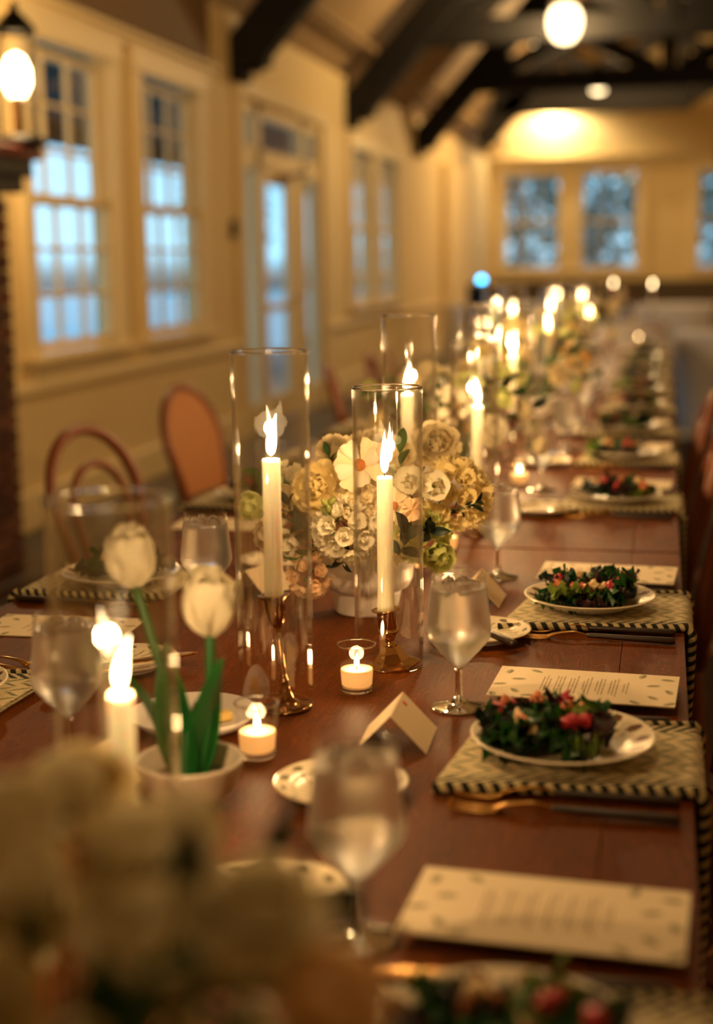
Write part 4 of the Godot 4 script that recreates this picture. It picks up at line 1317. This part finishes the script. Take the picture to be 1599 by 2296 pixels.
func build_settings() -> void:
	# right side: the diner faces -x, forks on the near side, menu and knife on the far side
	var right_z := [-0.87, -1.502, -2.168, -3.16, -3.87, -4.49, -5.15, -5.8, -6.4, -7.1, -7.8, -8.5]
	for k in right_z.size():
		var z: float = right_z[k]
		var w: String = ORD[k] + " from the near end along the right edge"
		var ws: String = ORD[k] + " of the right side"
		rng.seed = 100 + k
		make_napkin("cream chevron-print napkin with dashed border, " + ws, -0.204, z - 0.012, 0.21, 0.26, 1.0, 0.244, [-0.12, -0.13, -0.17][k % 3])
		var pl := T(-0.092 - 0.004 * (k % 3), z + 0.002, 0.0145)
		make_plate("salad_plate", "cream salad plate rimmed with brown petals, " + ws, pl, k * 1.1, 0.100, true, "salad plates")
		make_salad(pl + Vector3([0.01, -0.016, 0.0][k % 3], 0, 0), 0.108, 200 + k, "the %s plate of the right side" % ORD[k], [16, 22, 22, 16, 12, 12, 9, 8, 6, 5, 4, 4][k], [9, 15, 15, 9, 6, 6, 4, 3, 0, 0, 0, 0][k])
		var j := rng.randf_range(-0.02, 0.02)
		if k < 8:
			make_fork("gold fork with a dark handle, inner of the two by the %s right-hand plate" % ORD[k], T(-0.092, z + 0.120, 0.0002), 0.02 + j)
			make_fork("gold fork with a dark handle, outer of the two by the %s right-hand plate" % ORD[k], T(-0.092, z + 0.163, 0.0002), -0.02 + j)
			make_knife("gold knife with a dark handle, half under the menu of the %s right-hand plate" % ORD[k], T(-0.100, z - 0.128, 0.0002), 0.02)
		make_menu("narrow cream menu card with leaf sprigs at both ends, %s of the right side" % ORD[k], T(-0.082 - 0.003 * (k % 2), z - (0.240 if k else 0.232), 0.0125), -0.060 + j * 0.4, 0.02)
	# left side, mirrored: forks on the far side, menus on the near side
	var left_z := [-1.56, -2.22, -3.08, -3.74, -4.45, -5.25, -5.95, -6.65, -7.35, -8.05]
	for k in left_z.size():
		var z: float = left_z[k]
		var w: String = ORD[k] + " from the near end along the left edge"
		var ws: String = ORD[k] + " of the left side"
		rng.seed = 300 + k
		make_napkin("cream chevron-print napkin with dashed border, " + ws, -0.775, z - 0.01, 0.21, 0.26, -1.0, 0.253, 0.06)
		var pl := T(-0.885, z, 0.0145)
		make_plate("salad_plate", "cream salad plate rimmed with brown petals, " + ws, pl, k * 1.7, 0.100, true, "salad plates")
		make_salad(pl, 0.1, 400 + k, "the %s plate of the left side" % ORD[k], [14, 12, 9, 7, 6, 5, 4, 4, 3, 3][k], [6, 6, 3, 3, 0, 0, 0, 0, 0, 0][k])
		if k < 4:
			make_fork("gold fork with a dark handle, inner of the two by the %s left-hand plate" % ORD[k], T(-0.895, z - 0.150, 0.0002), PI + 0.05)
			make_fork("gold fork with a dark handle, outer of the two by the %s left-hand plate" % ORD[k], T(-0.895, z - 0.185, 0.0002), PI)
			make_knife("gold knife with a dark handle, between menu and plate of the %s left-hand setting" % ORD[k], T(-0.895, z + 0.125, 0.0002), PI)
		make_menu("narrow cream menu card with leaf sprigs at both ends, %s of the left side" % ORD[k], T(-0.878, z + 0.265, 0.0012), PI + 0.03)
	# bread plates
	var bread := [[-0.318, -1.090, 0.074, "half hidden by the nearest goblet"], [-0.312, -1.362, 0.070, "just in front of the nearest place card"], [-0.248, -1.995, 0.074, "behind the sharp water goblet"], [-0.241, -3.05, 0.074, "behind the third right-hand goblet"], [-0.300, -3.78, 0.074, "under the flowers of the second table"], [-0.29, -4.45, 0.074, "farther along the second table"], [-0.700, -1.765, 0.070, "left side, with a knife across it"], [-0.668, -2.43, 0.070, "left side, beyond the left tent card"], [-0.69, -3.3, 0.07, "left side of the second table"]]
	for k in bread.size():
		var b: Array = bread[k]
		make_plate("bread_plate", "small bread plate with an olive leaf rim, " + b[3], T(b[0], b[1], 0.0003), k * 0.9, b[2], false, "bread plates")
	make_knife("gold butter knife lying across the left-hand bread plate", T(-0.685, -1.725, 0.0125), -2.35, "")
	make_knife("gold butter knife lying across the sharp right-hand bread plate", T(-0.262, -1.995, 0.0125), -0.9, "")
	# goblets
	var gob := [[-0.229, -1.052, "nearest large blurred water goblet on the right, before the lens"], [-0.233, -1.668, "sharp chilled water goblet with ice, beside the second menu card"], [-0.267, -2.40, "water goblet to the right of the flower bowl"], [-0.271, -3.352, "blurred water goblet beyond the table seam, by a bread plate"], [-0.255, -4.05, "blurred water goblet on the right, fifth from the near end"], [-0.26, -4.72, "blurred water goblet on the right, sixth from the near end"], [-0.26, -5.42, "blurred water goblet on the right, seventh from the near end"], [-0.26, -6.1, "blurred water goblet on the right, eighth from the near end"], [-0.628, -1.405, "wide frosted water goblet on the left, beside the foreground flame"], [-0.672, -2.035, "frosted water goblet just left of the tall glass cylinder"], [-0.70, -2.95, "blurred water goblet behind the flowers, left side"], [-0.70, -3.6, "blurred water goblet on the left of the second table"]]
	for g in gob:
		make_goblet(g[2], T(g[0], g[1], 0.0004))
	make_tent("cream tent place card with a small red seal, in front of the sharp goblet", T(-0.286, -1.535, 0.0004), 1.60, true)
	make_tent("cream place card half hidden behind the sharp goblet", T(-0.280, -2.222, 0.0004), 1.55)
	make_tent("cream place card to the left of the tall candle's foot", T(-0.645, -2.235, 0.0004), 1.25)
	make_tent("cream place card behind the foreground flame, on the left", T(-0.575, -1.33, 0.0004), 1.3)

func build_candles() -> void:
	# the sharp pair
	make_slim_stick("slim aged brass candlestick inside the left tall glass cylinder", T(-0.440, -1.630, 0.0004), 0.143, 0.095)
	make_taper("lit ivory taper in the slim candlestick, sharp, left of the flowers", T(-0.4535, -1.630, 0.134), 0.175, 0.0113, 0.0, 0.14, 0.080, 0.050, 0.2)
	make_hurricane("tall glass cylinder round the slim candlestick, left of the flowers", T(-0.456, -1.640, 0.0004), 0.435, 0.0465)
	make_faceted_stick("bright brass candlestick with a hexagonal foot", T(-0.346, -1.831, 0.0004), 0.080)
	make_taper("lit ivory taper in the hexagonal candlestick, before the flowers", T(-0.3545, -1.831, 0.071), 0.189, 0.0113, 0.0, 0.0, 0.062, 0.056)
	make_hurricane("shorter glass cylinder round the hexagonal candlestick", T(-0.352, -1.840, 0.0004), 0.3755, 0.0465)
	# close to the lens
	make_slim_stick("slim brass candlestick hidden behind the foreground flowers", T(-0.4375, -1.085, 0.0004), 0.09)
	make_taper("blurred lit taper rising from the foreground flowers", T(-0.4375, -1.085, 0.081), 0.105, 0.0115, 0.0, 0.22, 0.085, 0.046)
	make_hurricane("large blurred glass cylinder nearest the lens", T(-0.442, -1.085, 0.0004), 0.350, 0.052)
	# behind the flowers
	make_slim_stick("slim brass candlestick behind the flower bowl, in a tall glass cylinder", T(-0.435, -2.46, 0.0004), 0.14)
	make_taper("blurred lit taper seen above the shorter cylinder's rim", T(-0.435, -2.46, 0.131), 0.180, 0.0113, 0.0, 0.1, 0.14, 0.05)
	make_hurricane("tall glass cylinder behind the flower bowl", T(-0.431, -2.46, 0.0004), 0.445, 0.0475)
	make_slim_stick("slim brass candlestick to the right behind the flower bowl", T(-0.352, -2.78, 0.0004), 0.08)
	make_taper("blurred lit taper standing right of the flower bowl", T(-0.352, -2.78, 0.071), 0.187, 0.0113, -0.006, -0.1, 0.125, 0.052)
	make_hurricane("glass cylinder round the taper right of the flower bowl", T(-0.360, -2.79, 0.0004), 0.380, 0.0475)
	# down the hall: [x, z, candlestick height, taper height, cylinder height or 0]
	var row := [[-0.45, -3.56, 0.14, 0.175, 0.43], [-0.52, -4.36, 0.09, 0.18, 0.40], [-0.445, -3.93, 0.145, 0.17, 0.0], [-0.385, -3.78, 0.13, 0.17, 0.42], [-0.375, -4.85, 0.15, 0.165, 0.0], [-0.64, -5.62, 0.17, 0.175, 0.44], [-0.56, -5.50, 0.17, 0.17, 0.44], [-0.51, -6.72, 0.145, 0.17, 0.40], [-0.47, -8.65, 0.145, 0.17, 0.40], [-0.63, -8.81, 0.145, 0.17, 0.40], [-0.38, -7.7, 0.09, 0.16, 0.0]]
	for k in row.size():
		var c: Array = row[k]
		var w: String = ORD[k] + " of those beyond the table seam"
		make_slim_stick("slim blurred brass candlestick, " + w, T(c[0], c[1], 0.0004), c[2])
		make_taper("blurred lit taper candle, " + w, T(c[0], c[1], c[2] - 0.009), c[3], 0.0113, 0.0, [0.1, -0.1, 0.2][k % 3], 0.125, 0.052)
		if c[4] > 0.0: make_hurricane("blurred glass cylinder round the taper %s" % w, T(c[0], c[1], 0.0004), c[4], 0.0475)
	for c in [[-0.085, -11.3, "fifth table's right end"], [-0.40, -11.9, "fifth table's far end"]]:
		make_slim_stick("tiny blurred candlestick on the " + c[2], T(c[0], c[1], 0.0004), 0.145)
		make_taper("tiny blurred lit taper on the " + c[2], T(c[0], c[1], 0.136), 0.18, 0.0113, 0.0, 0.1, 0.03, 0.055)
	# votives
	var vot := [[-0.370, -1.713, "sharp lit votive beside the hexagonal candlestick"], [-0.428, -1.456, "nearest sharp lit votive, before the slim candlestick's foot"], [-0.387, -2.60, "lit votive glowing behind the flowers' right side"], [-0.318, -2.16, "lit votive tucked under the green ranunculus, behind the goblet"], [-0.33, -3.42, "blurred lit votive by the second flower bowl"], [-0.57, -3.0, "blurred lit votive behind the flower bowl, left"], [-0.40, -5.1, "blurred lit votive halfway along the tables"], [-0.32, -6.3, "blurred lit votive on the third table"], [-0.36, -7.2, "blurred lit votive past the third flower bowl"], [-0.15, -9.4, "farthest blurred lit votive on the right"]]
	for v in vot:
		make_votive(v[2], T(v[0], v[1], 0.0003))

func build_flowers() -> void:
	# the sharp bowl of flowers
	make_vase("white ceramic footed bowl holding the sharp flowers", T(-0.443, -2.13, 0.0004))
	var root := Vector3(-0.443, TABLE_Y + 0.075, -2.13)
	rng.seed = 51
	bloom("cosmos", "white cosmos with an orange centre, facing out above the bowl", Vector3(-0.424, 1.007, -2.010), Vector3(-0.1, 0.3, 1.0), 0.0437, "cosmos", "white petal", "", 0.07, false, root)
	bloom("ranunculus", "full yellow-cream ranunculus left of the cosmos", Vector3(-0.489, 0.968, -2.03), Vector3(-0.15, 0.35, 1.0), 0.0472, "ruffled", "yellow petal", "", 0.05, false, root)
	bloom("ranunculus", "big round ivory bloom, highest at the right of the bowl", Vector3(-0.343, 1.012, -2.19), Vector3(0.25, 0.45, 0.9), 0.0450, "ruffled", "cream petal", "", 0.09, false, root)
	bloom("garden_rose", "blush rose behind the right taper's flame", Vector3(-0.410, 1.000, -2.10), Vector3(0.1, 0.5, 0.9), 0.0378, "globe", "blush petal", "", 0.07, false, root)
	cluster("stock_flower", "ruffled white stock head at the bowl's front, low in the middle", Vector3(-0.446, 0.912, -2.01), Vector3(0.0, 0.2, 1.0), 0.0496, 20, "white petal", "", false, root)
	cluster("stock_flower", "smaller ruffled stock head just above the white one", Vector3(-0.432, 0.948, -2.02), Vector3(0.1, 0.4, 1.0), 0.0330, 14, "cream petal", "", false, root)
	bloom("sweet_pea", "peach sweet pea bloom right of the taper, beside the glass edge", Vector3(-0.345, 0.948, -2.0), Vector3(0.1, 0.1, 1.0), 0.0319, "globe", "blush petal", "", 0.05, false, root)
	cluster("hydrangea", "pale yellow hydrangea head at the bowl's right side", Vector3(-0.300, 0.952, -2.10), Vector3(0.6, 0.3, 0.8), 0.0543, 22, "yellow petal", "", false, root)
	bloom("lisianthus", "white lisianthus between the sweet pea and the hydrangea", Vector3(-0.324, 0.972, -2.04), Vector3(0.3, 0.3, 1.0), 0.0354, "open", "white petal", "", 0.05, false, root)
	bloom("ranunculus", "green-tinged ranunculus low at the right, over the goblet's rim", Vector3(-0.322, 0.870, -2.05), Vector3(0.5, 0.1, 1.0), 0.0366, "rose", "green petal", "", 0.05, false, root)
	bloom("garden_rose", "cream rose at the far left of the bowl, behind the left taper", Vector3(-0.600, 0.926, -2.10), Vector3(-0.7, 0.2, 0.8), 0.0354, "rose", "green petal", "", 0.05, false, root)
	bloom("ranunculus", "cream ranunculus low at the left, right of the left taper", Vector3(-0.541, 0.882, -2.05), Vector3(-0.3, 0.0, 1.0), 0.0401, "rose", "white petal", "", 0.05, false, root)
	cluster("carnation", "ruffled blush carnation hanging lowest, behind the cylinder's edge", Vector3(-0.509, 0.838, -2.03), Vector3(-0.3, -0.4, 1.0), 0.0354, 14, "blush petal", "", false, root)
	bloom("lisianthus", "small white lisianthus right of the right taper's top", Vector3(-0.358, 0.980, -2.03), Vector3(0.2, 0.4, 1.0), 0.0307, "open", "white petal", "", 0.05, false, root)
	cluster("hydrangea", "pale green hydrangea head below the sweet pea", Vector3(-0.345, 0.898, -2.06), Vector3(0.4, 0.0, 1.0), 0.0448, 18, "green petal", "", false, root)
	cluster("hydrangea", "yellow-green floret head behind the right taper", Vector3(-0.388, 0.892, -2.05), Vector3(0.1, 0.0, 1.0), 0.0378, 16, "yellow petal", "", false, root)
	bloom("ranunculus", "pale bloom at the top left, behind the cosmos", Vector3(-0.480, 1.008, -2.10), Vector3(-0.2, 0.6, 0.8), 0.0378, "ruffled", "cream petal", "", 0.08, false, root)
	cluster("stock_flower", "white floret head at the upper left, right of the left taper", Vector3(-0.556, 0.968, -2.09), Vector3(-0.4, 0.5, 0.8), 0.0319, 12, "white petal", "", false, root)
	bloom("lisianthus", "cream lisianthus at the top, right of the blush rose", Vector3(-0.376, 1.006, -2.08), Vector3(0.2, 0.6, 0.8), 0.0307, "open", "cream petal", "", 0.05, false, root)
	bloom("lisianthus", "cream open bloom left of the ranunculus", Vector3(-0.548, 0.944, -2.06), Vector3(-0.3, 0.3, 1.0), 0.0342, "open", "cream petal", "", 0.05, false, root)
	bloom("cosmos", "small cosmos with a dark centre, left of the sweet pea", Vector3(-0.376, 0.950, -2.01), Vector3(0.3, 0.1, 1.0), 0.0295, "cosmos", "cream petal", "", 0.05, false, root)
	bloom("garden_rose", "cream rose under the cosmos, behind the right taper", Vector3(-0.418, 0.962, -2.04), Vector3(0.1, 0.2, 1.0), 0.0330, "rose", "cream petal", "", 0.05, false, root)
	bloom("garden_rose", "pale rose low at the left edge, under the far-left rose", Vector3(-0.585, 0.884, -2.10), Vector3(-0.6, 0.0, 0.8), 0.0330, "ruffled", "cream petal", "", 0.05, false, root)
	cluster("hydrangea", "cream hydrangea head crowning the back of the bowl", Vector3(-0.44, 0.985, -2.19), Vector3(0.0, 1.0, 0.1), 0.0531, 18, "cream petal", "", true, root)
	cluster("hydrangea", "cream hydrangea head filling the bowl's middle behind the stock", Vector3(-0.455, 0.915, -2.08), Vector3(0.0, 0.5, 1.0), 0.0566, 18, "cream petal", "", true, root)
	for s in [["dark leaf sprig right of the taper, under the sweet pea", Vector3(-0.366, 0.885, -2.01), Vector3(0.3, 0.5, 0.7), 0.06, 6, 0.045, "dark leaf", false], ["dark leaf standing between blush rose and ivory bloom", Vector3(-0.372, 0.975, -2.05), Vector3(0.1, 1.0, 0.3), 0.05, 3, 0.04, "leaf", false], ["dark leaf sprig behind the cylinder's right edge, left of the stock", Vector3(-0.498, 0.893, -2.05), Vector3(-0.2, 0.5, 0.8), 0.04, 4, 0.045, "dark leaf", false], ["green leaf tip above the ranunculus, left of the cosmos", Vector3(-0.478, 0.985, -2.07), Vector3(-0.1, 0.9, 0.3), 0.03, 3, 0.025, "leaf", false], ["fine leafy sprig reaching out at the bowl's far right", Vector3(-0.305, 0.935, -2.07), Vector3(1.0, 0.35, 0.5), 0.055, 9, 0.022, "dark leaf", false], ["small leaf sprig left of the stock, below the ranunculus", Vector3(-0.530, 0.908, -2.05), Vector3(-0.2, 0.8, 0.5), 0.04, 4, 0.032, "dark leaf", false], ["arching green stem with narrow leaves over the bowl's left rim", Vector3(-0.478, 0.880, -2.03), Vector3(-0.9, -0.25, 0.6), 0.05, 4, 0.03, "leaf", false], ["thin green leaves hanging over the bowl's front", Vector3(-0.452, 0.880, -2.02), Vector3(0.1, -0.5, 0.9), 0.03, 4, 0.028, "dark leaf", false], ["upright cluster of olive buds above the stock", Vector3(-0.462, 0.925, -1.985), Vector3(-0.1, 1.0, 0.35), 0.03, 8, 0.018, "bud", true], ["white-green bud sprig at the upper left", Vector3(-0.57, 0.955, -2.09), Vector3(-0.3, 0.9, 0.2), 0.04, 6, 0.016, "bud", true], ["green leaf sprig at the far left, behind the left taper", Vector3(-0.575, 0.955, -2.12), Vector3(-0.7, 0.5, 0.2), 0.045, 4, 0.03, "leaf", false], ["dark leaves at the lower right, above the green ranunculus", Vector3(-0.335, 0.905, -2.04), Vector3(0.5, 0.2, 0.9), 0.03, 4, 0.034, "dark leaf", false]]:
		sprig("leaf_sprig" if not s[7] else "bud_sprig", s[0], s[1], s[2], s[3], s[4], s[5], s[6], s[7], "", root)
	# blurred arrangements: one before the lens, the others down the tables
	make_vase("white footed bowl hidden under the foreground flowers", T(-0.308, -0.635, 0.0004))
	posy(Vector3(-0.308, 0.915, -0.635), Vector3(0.096, 0.108, 0.096), 32, 52, "the foreground arrangement", "the foreground arrangement")
	rng.seed = 8
	bloom("garden_rose", "blurred tall yellow-cream rose under the foreground flame", Vector3(-0.345, 0.975, -0.79), Vector3(0.2, 0.7, 0.6), 0.036, "ruffled", "yellow petal", "", 0.1, true, Vector3(-0.308, TABLE_Y + 0.07, -0.635))
	bloom("lisianthus", "blurred pale bloom left of the tulip dish", Vector3(-0.308, 0.938, -0.79), Vector3(0.5, 0.4, 0.6), 0.031, "open", "blush petal", "", 0.08, true, Vector3(-0.308, TABLE_Y + 0.07, -0.635))
	bloom("garden_rose", "blurred white bloom nearest the lens, over the front bread plate's left side", Vector3(-0.168, 1.010, -0.57), Vector3(0.3, 0.8, 0.5), 0.034, "ruffled", "white petal", "", 0.1, true, Vector3(-0.308, TABLE_Y + 0.07, -0.635))
	bloom("garden_rose", "blurred blush bloom at the bottom edge of the picture", Vector3(-0.140, 0.975, -0.56), Vector3(0.4, 0.7, 0.6), 0.036, "rose", "blush petal", "", 0.1, true, Vector3(-0.308, TABLE_Y + 0.07, -0.635))
	bloom("lisianthus", "blurred white bloom left of the one nearest the lens", Vector3(-0.215, 0.990, -0.57), Vector3(0.2, 0.8, 0.5), 0.036, "open", "white petal", "", 0.1, true, Vector3(-0.308, TABLE_Y + 0.07, -0.635))
	var far := [[Vector3(-0.46, 0.93, -3.18), Vector3(0.17, 0.15, 0.20), 22, 63, "second flower bowl"], [Vector3(-0.40, 0.93, -4.60), Vector3(0.17, 0.16, 0.22), 20, 64, "third flower bowl"], [Vector3(-0.48, 0.93, -6.05), Vector3(0.17, 0.16, 0.22), 14, 65, "fourth flower bowl"], [Vector3(-0.42, 0.93, -7.5), Vector3(0.17, 0.16, 0.22), 12, 66, "fifth flower bowl"], [Vector3(-0.35, 0.95, -9.2), Vector3(0.17, 0.17, 0.22), 10, 67, "sixth flower bowl"]]
	for f in far:
		make_vase("white footed bowl under the blurred blooms of the " + f[4], Vector3(f[0].x, TABLE_Y + 0.0004, f[0].z))
		posy(f[0], f[1], f[2], f[3], "the blurred " + f[4], "the " + f[4])
	# tulips in the low dish, butter beside them
	var d := thing("tulip_dish", "low round ceramic dish holding the tulip stems", "dish", T(-0.455, -1.305, 0.0004))
	part("bowl", turned([Vector2(0, 0), Vector2(0.026, 0), Vector2(0.028, 0.003), Vector2(0.044, 0.018), Vector2(0.0545, 0.048), Vector2(0.0535, 0.0505), Vector2(0.051, 0.049), Vector2(0.041, 0.021), Vector2(0.02, 0.010), Vector2(0, 0.009)], 48), M["speckled ceramic"], d)
	part("water", turned([Vector2(0, 0.0125), Vector2(0.024, 0.0125), Vector2(0.0435, 0.028), Vector2(0, 0.028)], 40), M["bowl inside"], d)
	make_tulip("white tulip with ruffled petals, lower and nearer the tall cylinder", Vector3(-0.436, 0.932, -1.325), T(-0.452, -1.31, 0.020), 0.070)
	make_tulip("white tulip with ruffled petals, the left and higher one", Vector3(-0.515, 0.978, -1.33), T(-0.468, -1.318, 0.020), 0.064)
	var bd := thing("butter_dish", "shallow white dish with butter, behind the tulip dish", "dish", T(-0.532, -1.545, 0.0004))
	part("dish", turned([Vector2(0, 0.001), Vector2(0.04, 0), Vector2(0.062, 0.004), Vector2(0.076, 0.017), Vector2(0.0755, 0.0185), Vector2(0.074, 0.0175), Vector2(0.060, 0.007), Vector2(0.04, 0.004), Vector2(0, 0.004)], 48), M["white ceramic"], bd)
	for k in 3:
		var b := part("butter_pat", box(Vector3(0.042, 0.011, 0.018), 0.003), M["butter"], self, T(-0.508 - k * 0.026, -1.552 + 0.012 * (k % 2), 0.0105), Vector3(0, 0.6 + k * 0.5, 0))
		tag(b, ["pale yellow pat of butter, rightmost in the white dish", "pale yellow pat of butter in the middle of the white dish", "pale yellow pat of butter, leftmost in the white dish"][k], "butter")

func build_hall_furniture() -> void:
	# chairs pushed in along both sides
	make_chair(0, "bentwood chair with two nested hoops, left side, sharpest of the hooped ones", Vector3(-1.26, 0, -3.50), -0.22, "bentwood chairs on the left")
	make_chair(1, "chair with a tan oval back panel, left side before the glazed door", Vector3(-1.41, 0, -4.78), -0.16, "oval-back chairs")
	var left := [[0, -1.02, -2.22, 0.05, "at the left picture edge, beside the second left-hand plate"], [0, -1.08, -1.45, 0.0, "nearest one of the left side"], [0, -1.10, -5.85, 0.2, "left side, first one beyond the tan oval back"], [0, -1.08, -6.6, 0.1, "left side, second one beyond the tan oval back"], [1, -1.15, -7.4, 0.2, "left side, third one beyond the tan oval back"]]
	for c in left:
		make_chair(c[0], ("bentwood chair with two nested hoops, " if c[0] == 0 else "chair with a tan oval back panel, ") + c[4], Vector3(c[1], 0, c[2]), c[3], "bentwood chairs on the left" if c[0] == 0 else "oval-back chairs")
	var rz := [-1.50, -2.17, -3.15, -3.87, -4.68]
	for k in rz.size():
		make_chair(0, "bentwood chair with two nested hoops, %s from the near end on the right" % ORD[k], Vector3([-0.06, -0.06, -0.075, -0.09, -0.10, -0.11, -0.10, -0.10][k], 0, rz[k]), PI, "bentwood chairs on the right")
	# fifth long table and the cloth-covered ones beyond
	var t := thing("dining_table", "small dark table at the end of the row, holding two tiny candles", "table", Vector3(-0.495, 0, -11.3), 0.0, "long wooden tables set end to end")
	part("top_board", box(Vector3(1.07, 0.034, 2.3), 0.002), M["table wood 0"], t, Vector3(0, TABLE_Y - 0.017, 0))
	part("apron", box(Vector3(0.95, 0.08, 2.1), 0.004), M["table frame"], t, Vector3(0, TABLE_Y - 0.075, 0))
	for sx in [-1, 1]:
		for sz in [-1, 1]:
			part("leg", box(Vector3(0.07, TABLE_Y - 0.035, 0.07), 0.006), M["table frame"], t, Vector3(sx * 0.42, (TABLE_Y - 0.035) / 2, sz * 1.0))
	var spots := [[0.62, -10.6, 0.52, "white-clothed round table with greenery, right of the long row"], [1.9, -14.5, 0.7, "white-clothed round table far off by the right wall"], [-1.9, -17.5, 0.7, "white-clothed round table far off near the left wall"], [0.1, -17.0, 0.7, "white-clothed round table far off in the middle of the hall"]]
	for s in spots:
		var w := thing("round_table", s[3], "table", Vector3(s[0], 0, s[1]), 0.0, "white-clothed round tables")
		var r: float = s[2]
		var f := func(u: float, v: float) -> Vector3:
			var a := u * TAU
			if v < 0.25: return Vector3(cos(a), 0, sin(a)) * r * (v / 0.25) + Vector3(0, TABLE_Y + 0.004, 0)
			var dn := (v - 0.25) / 0.75
			var k := 1.0 + (0.05 + 0.05 * sin(a * 11.0)) * dn
			return Vector3(cos(a) * r * k, TABLE_Y + 0.004 - dn * 0.66, sin(a) * r * k)
		var st := S()
		sheet(st, f, 88, 12)
		part("tablecloth", done(st), M["white cloth"], w)
		part("table_top", turned([Vector2(0, 0.73), Vector2(r - 0.012, 0.73), Vector2(r - 0.01, 0.758), Vector2(0, 0.760)], 40), M["table frame"], w)
		part("leg", pipe([Vector3(0, 0, 0), Vector3(0, 0.73, 0)], 0.05, 12), M["table frame"], w)
		part("foot", turned([Vector2(0, 0), Vector2(0.26, 0), Vector2(0.25, 0.02), Vector2(0.06, 0.05), Vector2(0, 0.05)], 24), M["table frame"], w)
	rng.seed = 71
	for k in 5:
		sprig("leaf_sprig", "green leaf sprig lying on the white-clothed table", Vector3(0.42 + 0.09 * k, 0.785, -10.42 + 0.03 * (k % 2)), Vector3(1.0, 0.35, rng.randf_range(-0.5, 0.5)), 0.14, 8, 0.06, "leaf", false, "greenery on the white-clothed table")
	for k in 6:
		var a := k * 1.05
		make_chair(0, "far bentwood chair round the white-clothed table in the middle of the hall", Vector3(0.1 + cos(a) * 0.98, 0, -17.0 + sin(a) * 0.98), PI - a, "chairs round the middle white table")
	var s := thing("speaker", "black loudspeaker on a tripod with a blue light, far down the left wall", "speaker", Vector3(-1.70, 0, -14.0), -0.3)
	part("cabinet", box(Vector3(0.28, 0.42, 0.26), 0.02), M["black plastic"], s, Vector3(0, 0.86, 0))
	part("grille", box(Vector3(0.22, 0.34, 0.02), 0.008), M["black metal"], s, Vector3(0, 0.86, 0.135))
	part("blue_lamp", turned([Vector2(0, -0.03), Vector2(0.03, -0.015), Vector2(0.034, 0.0), Vector2(0.02, 0.028), Vector2(0, 0.032)], 16), M["blue light"], s, Vector3(0, 1.105, 0.08))
	lamp(s, Vector3(0, 1.106, 0.08), 0.03, 0.02, Color(0.4, 0.8, 1.0))
	part("pole", pipe([Vector3(0, 0.3, 0), Vector3(0, 0.66, 0)], 0.018, 10), M["black metal"], s)
	for k in 3:
		part("leg", pipe([Vector3(0, 0.45, 0), Vector3(cos(k * 2.09) * 0.35, 0.012, sin(k * 2.09) * 0.35)], 0.012, 8), M["black metal"], s)
	part("lamp_clip", box(Vector3(0.05, 0.03, 0.05), 0.004), M["black metal"], s, Vector3(0, 1.078, 0.08))
	var sw := thing("wall_switch", "small dark thermostat on the wall left of the glazed door", "thermostat", Vector3(WALL_X + 0.0, 1.54, -10.06))
	part("cover", box(Vector3(0.03, 0.13, 0.09), 0.006), M["black plastic"], sw, Vector3(0.015, 0, 0))
	part("display", box(Vector3(0.004, 0.04, 0.06), 0.001), M["black metal"], sw, Vector3(0.031, 0.02, 0))

# ------------------------------------------------------------------ all together
func _ready() -> void:
	# camera: a 50 mm lens at f/2 on 35 mm film, held upright above the near right corner of the table
	var cam := Camera3D.new()
	cam.name = "camera"
	var lens := CameraAttributesPhysical.new()
	lens.frustum_focal_length = 33.45
	lens.exposure_aperture = 1.34
	lens.frustum_focus_distance = 1.93
	lens.frustum_near = 0.05
	lens.frustum_far = 200.0
	cam.attributes = lens
	cam.transform = Transform3D(Basis(Vector3(0.97810, -0.01230, -0.20779), Vector3(-0.02411, 0.98483, -0.17183), Vector3(0.20675, 0.17308, 0.96296)), Vector3(0, 1.30, 0))
	add_child(cam)
	# dusk outside
	var env := Environment.new()
	env.background_mode = Environment.BG_SKY
	var sky := ProceduralSkyMaterial.new()
	sky.sky_top_color = Color(0.46, 0.64, 0.76)
	sky.sky_horizon_color = Color(0.55, 0.76, 0.86)
	sky.sky_curve = 0.2
	sky.ground_horizon_color = Color(0.5, 0.62, 0.68)
	sky.ground_bottom_color = Color(0.3, 0.36, 0.4)
	sky.sky_energy_multiplier = 1.6
	env.sky = Sky.new()
	env.sky.sky_material = sky
	env.tonemap_mode = Environment.TONE_MAPPER_LINEAR
	env.tonemap_exposure = 1.0
	env.sdfgi_enabled = true
	env.ssao_enabled = true
	env.ssil_enabled = true
	var we := WorldEnvironment.new()
	we.name = "environment"
	we.environment = env
	add_child(we)
	make_materials()
	build_lamps()
	build_room()
	build_chimney()
	build_tables()
	build_hall_furniture()
	build_candles()
	build_settings()
	build_flowers()
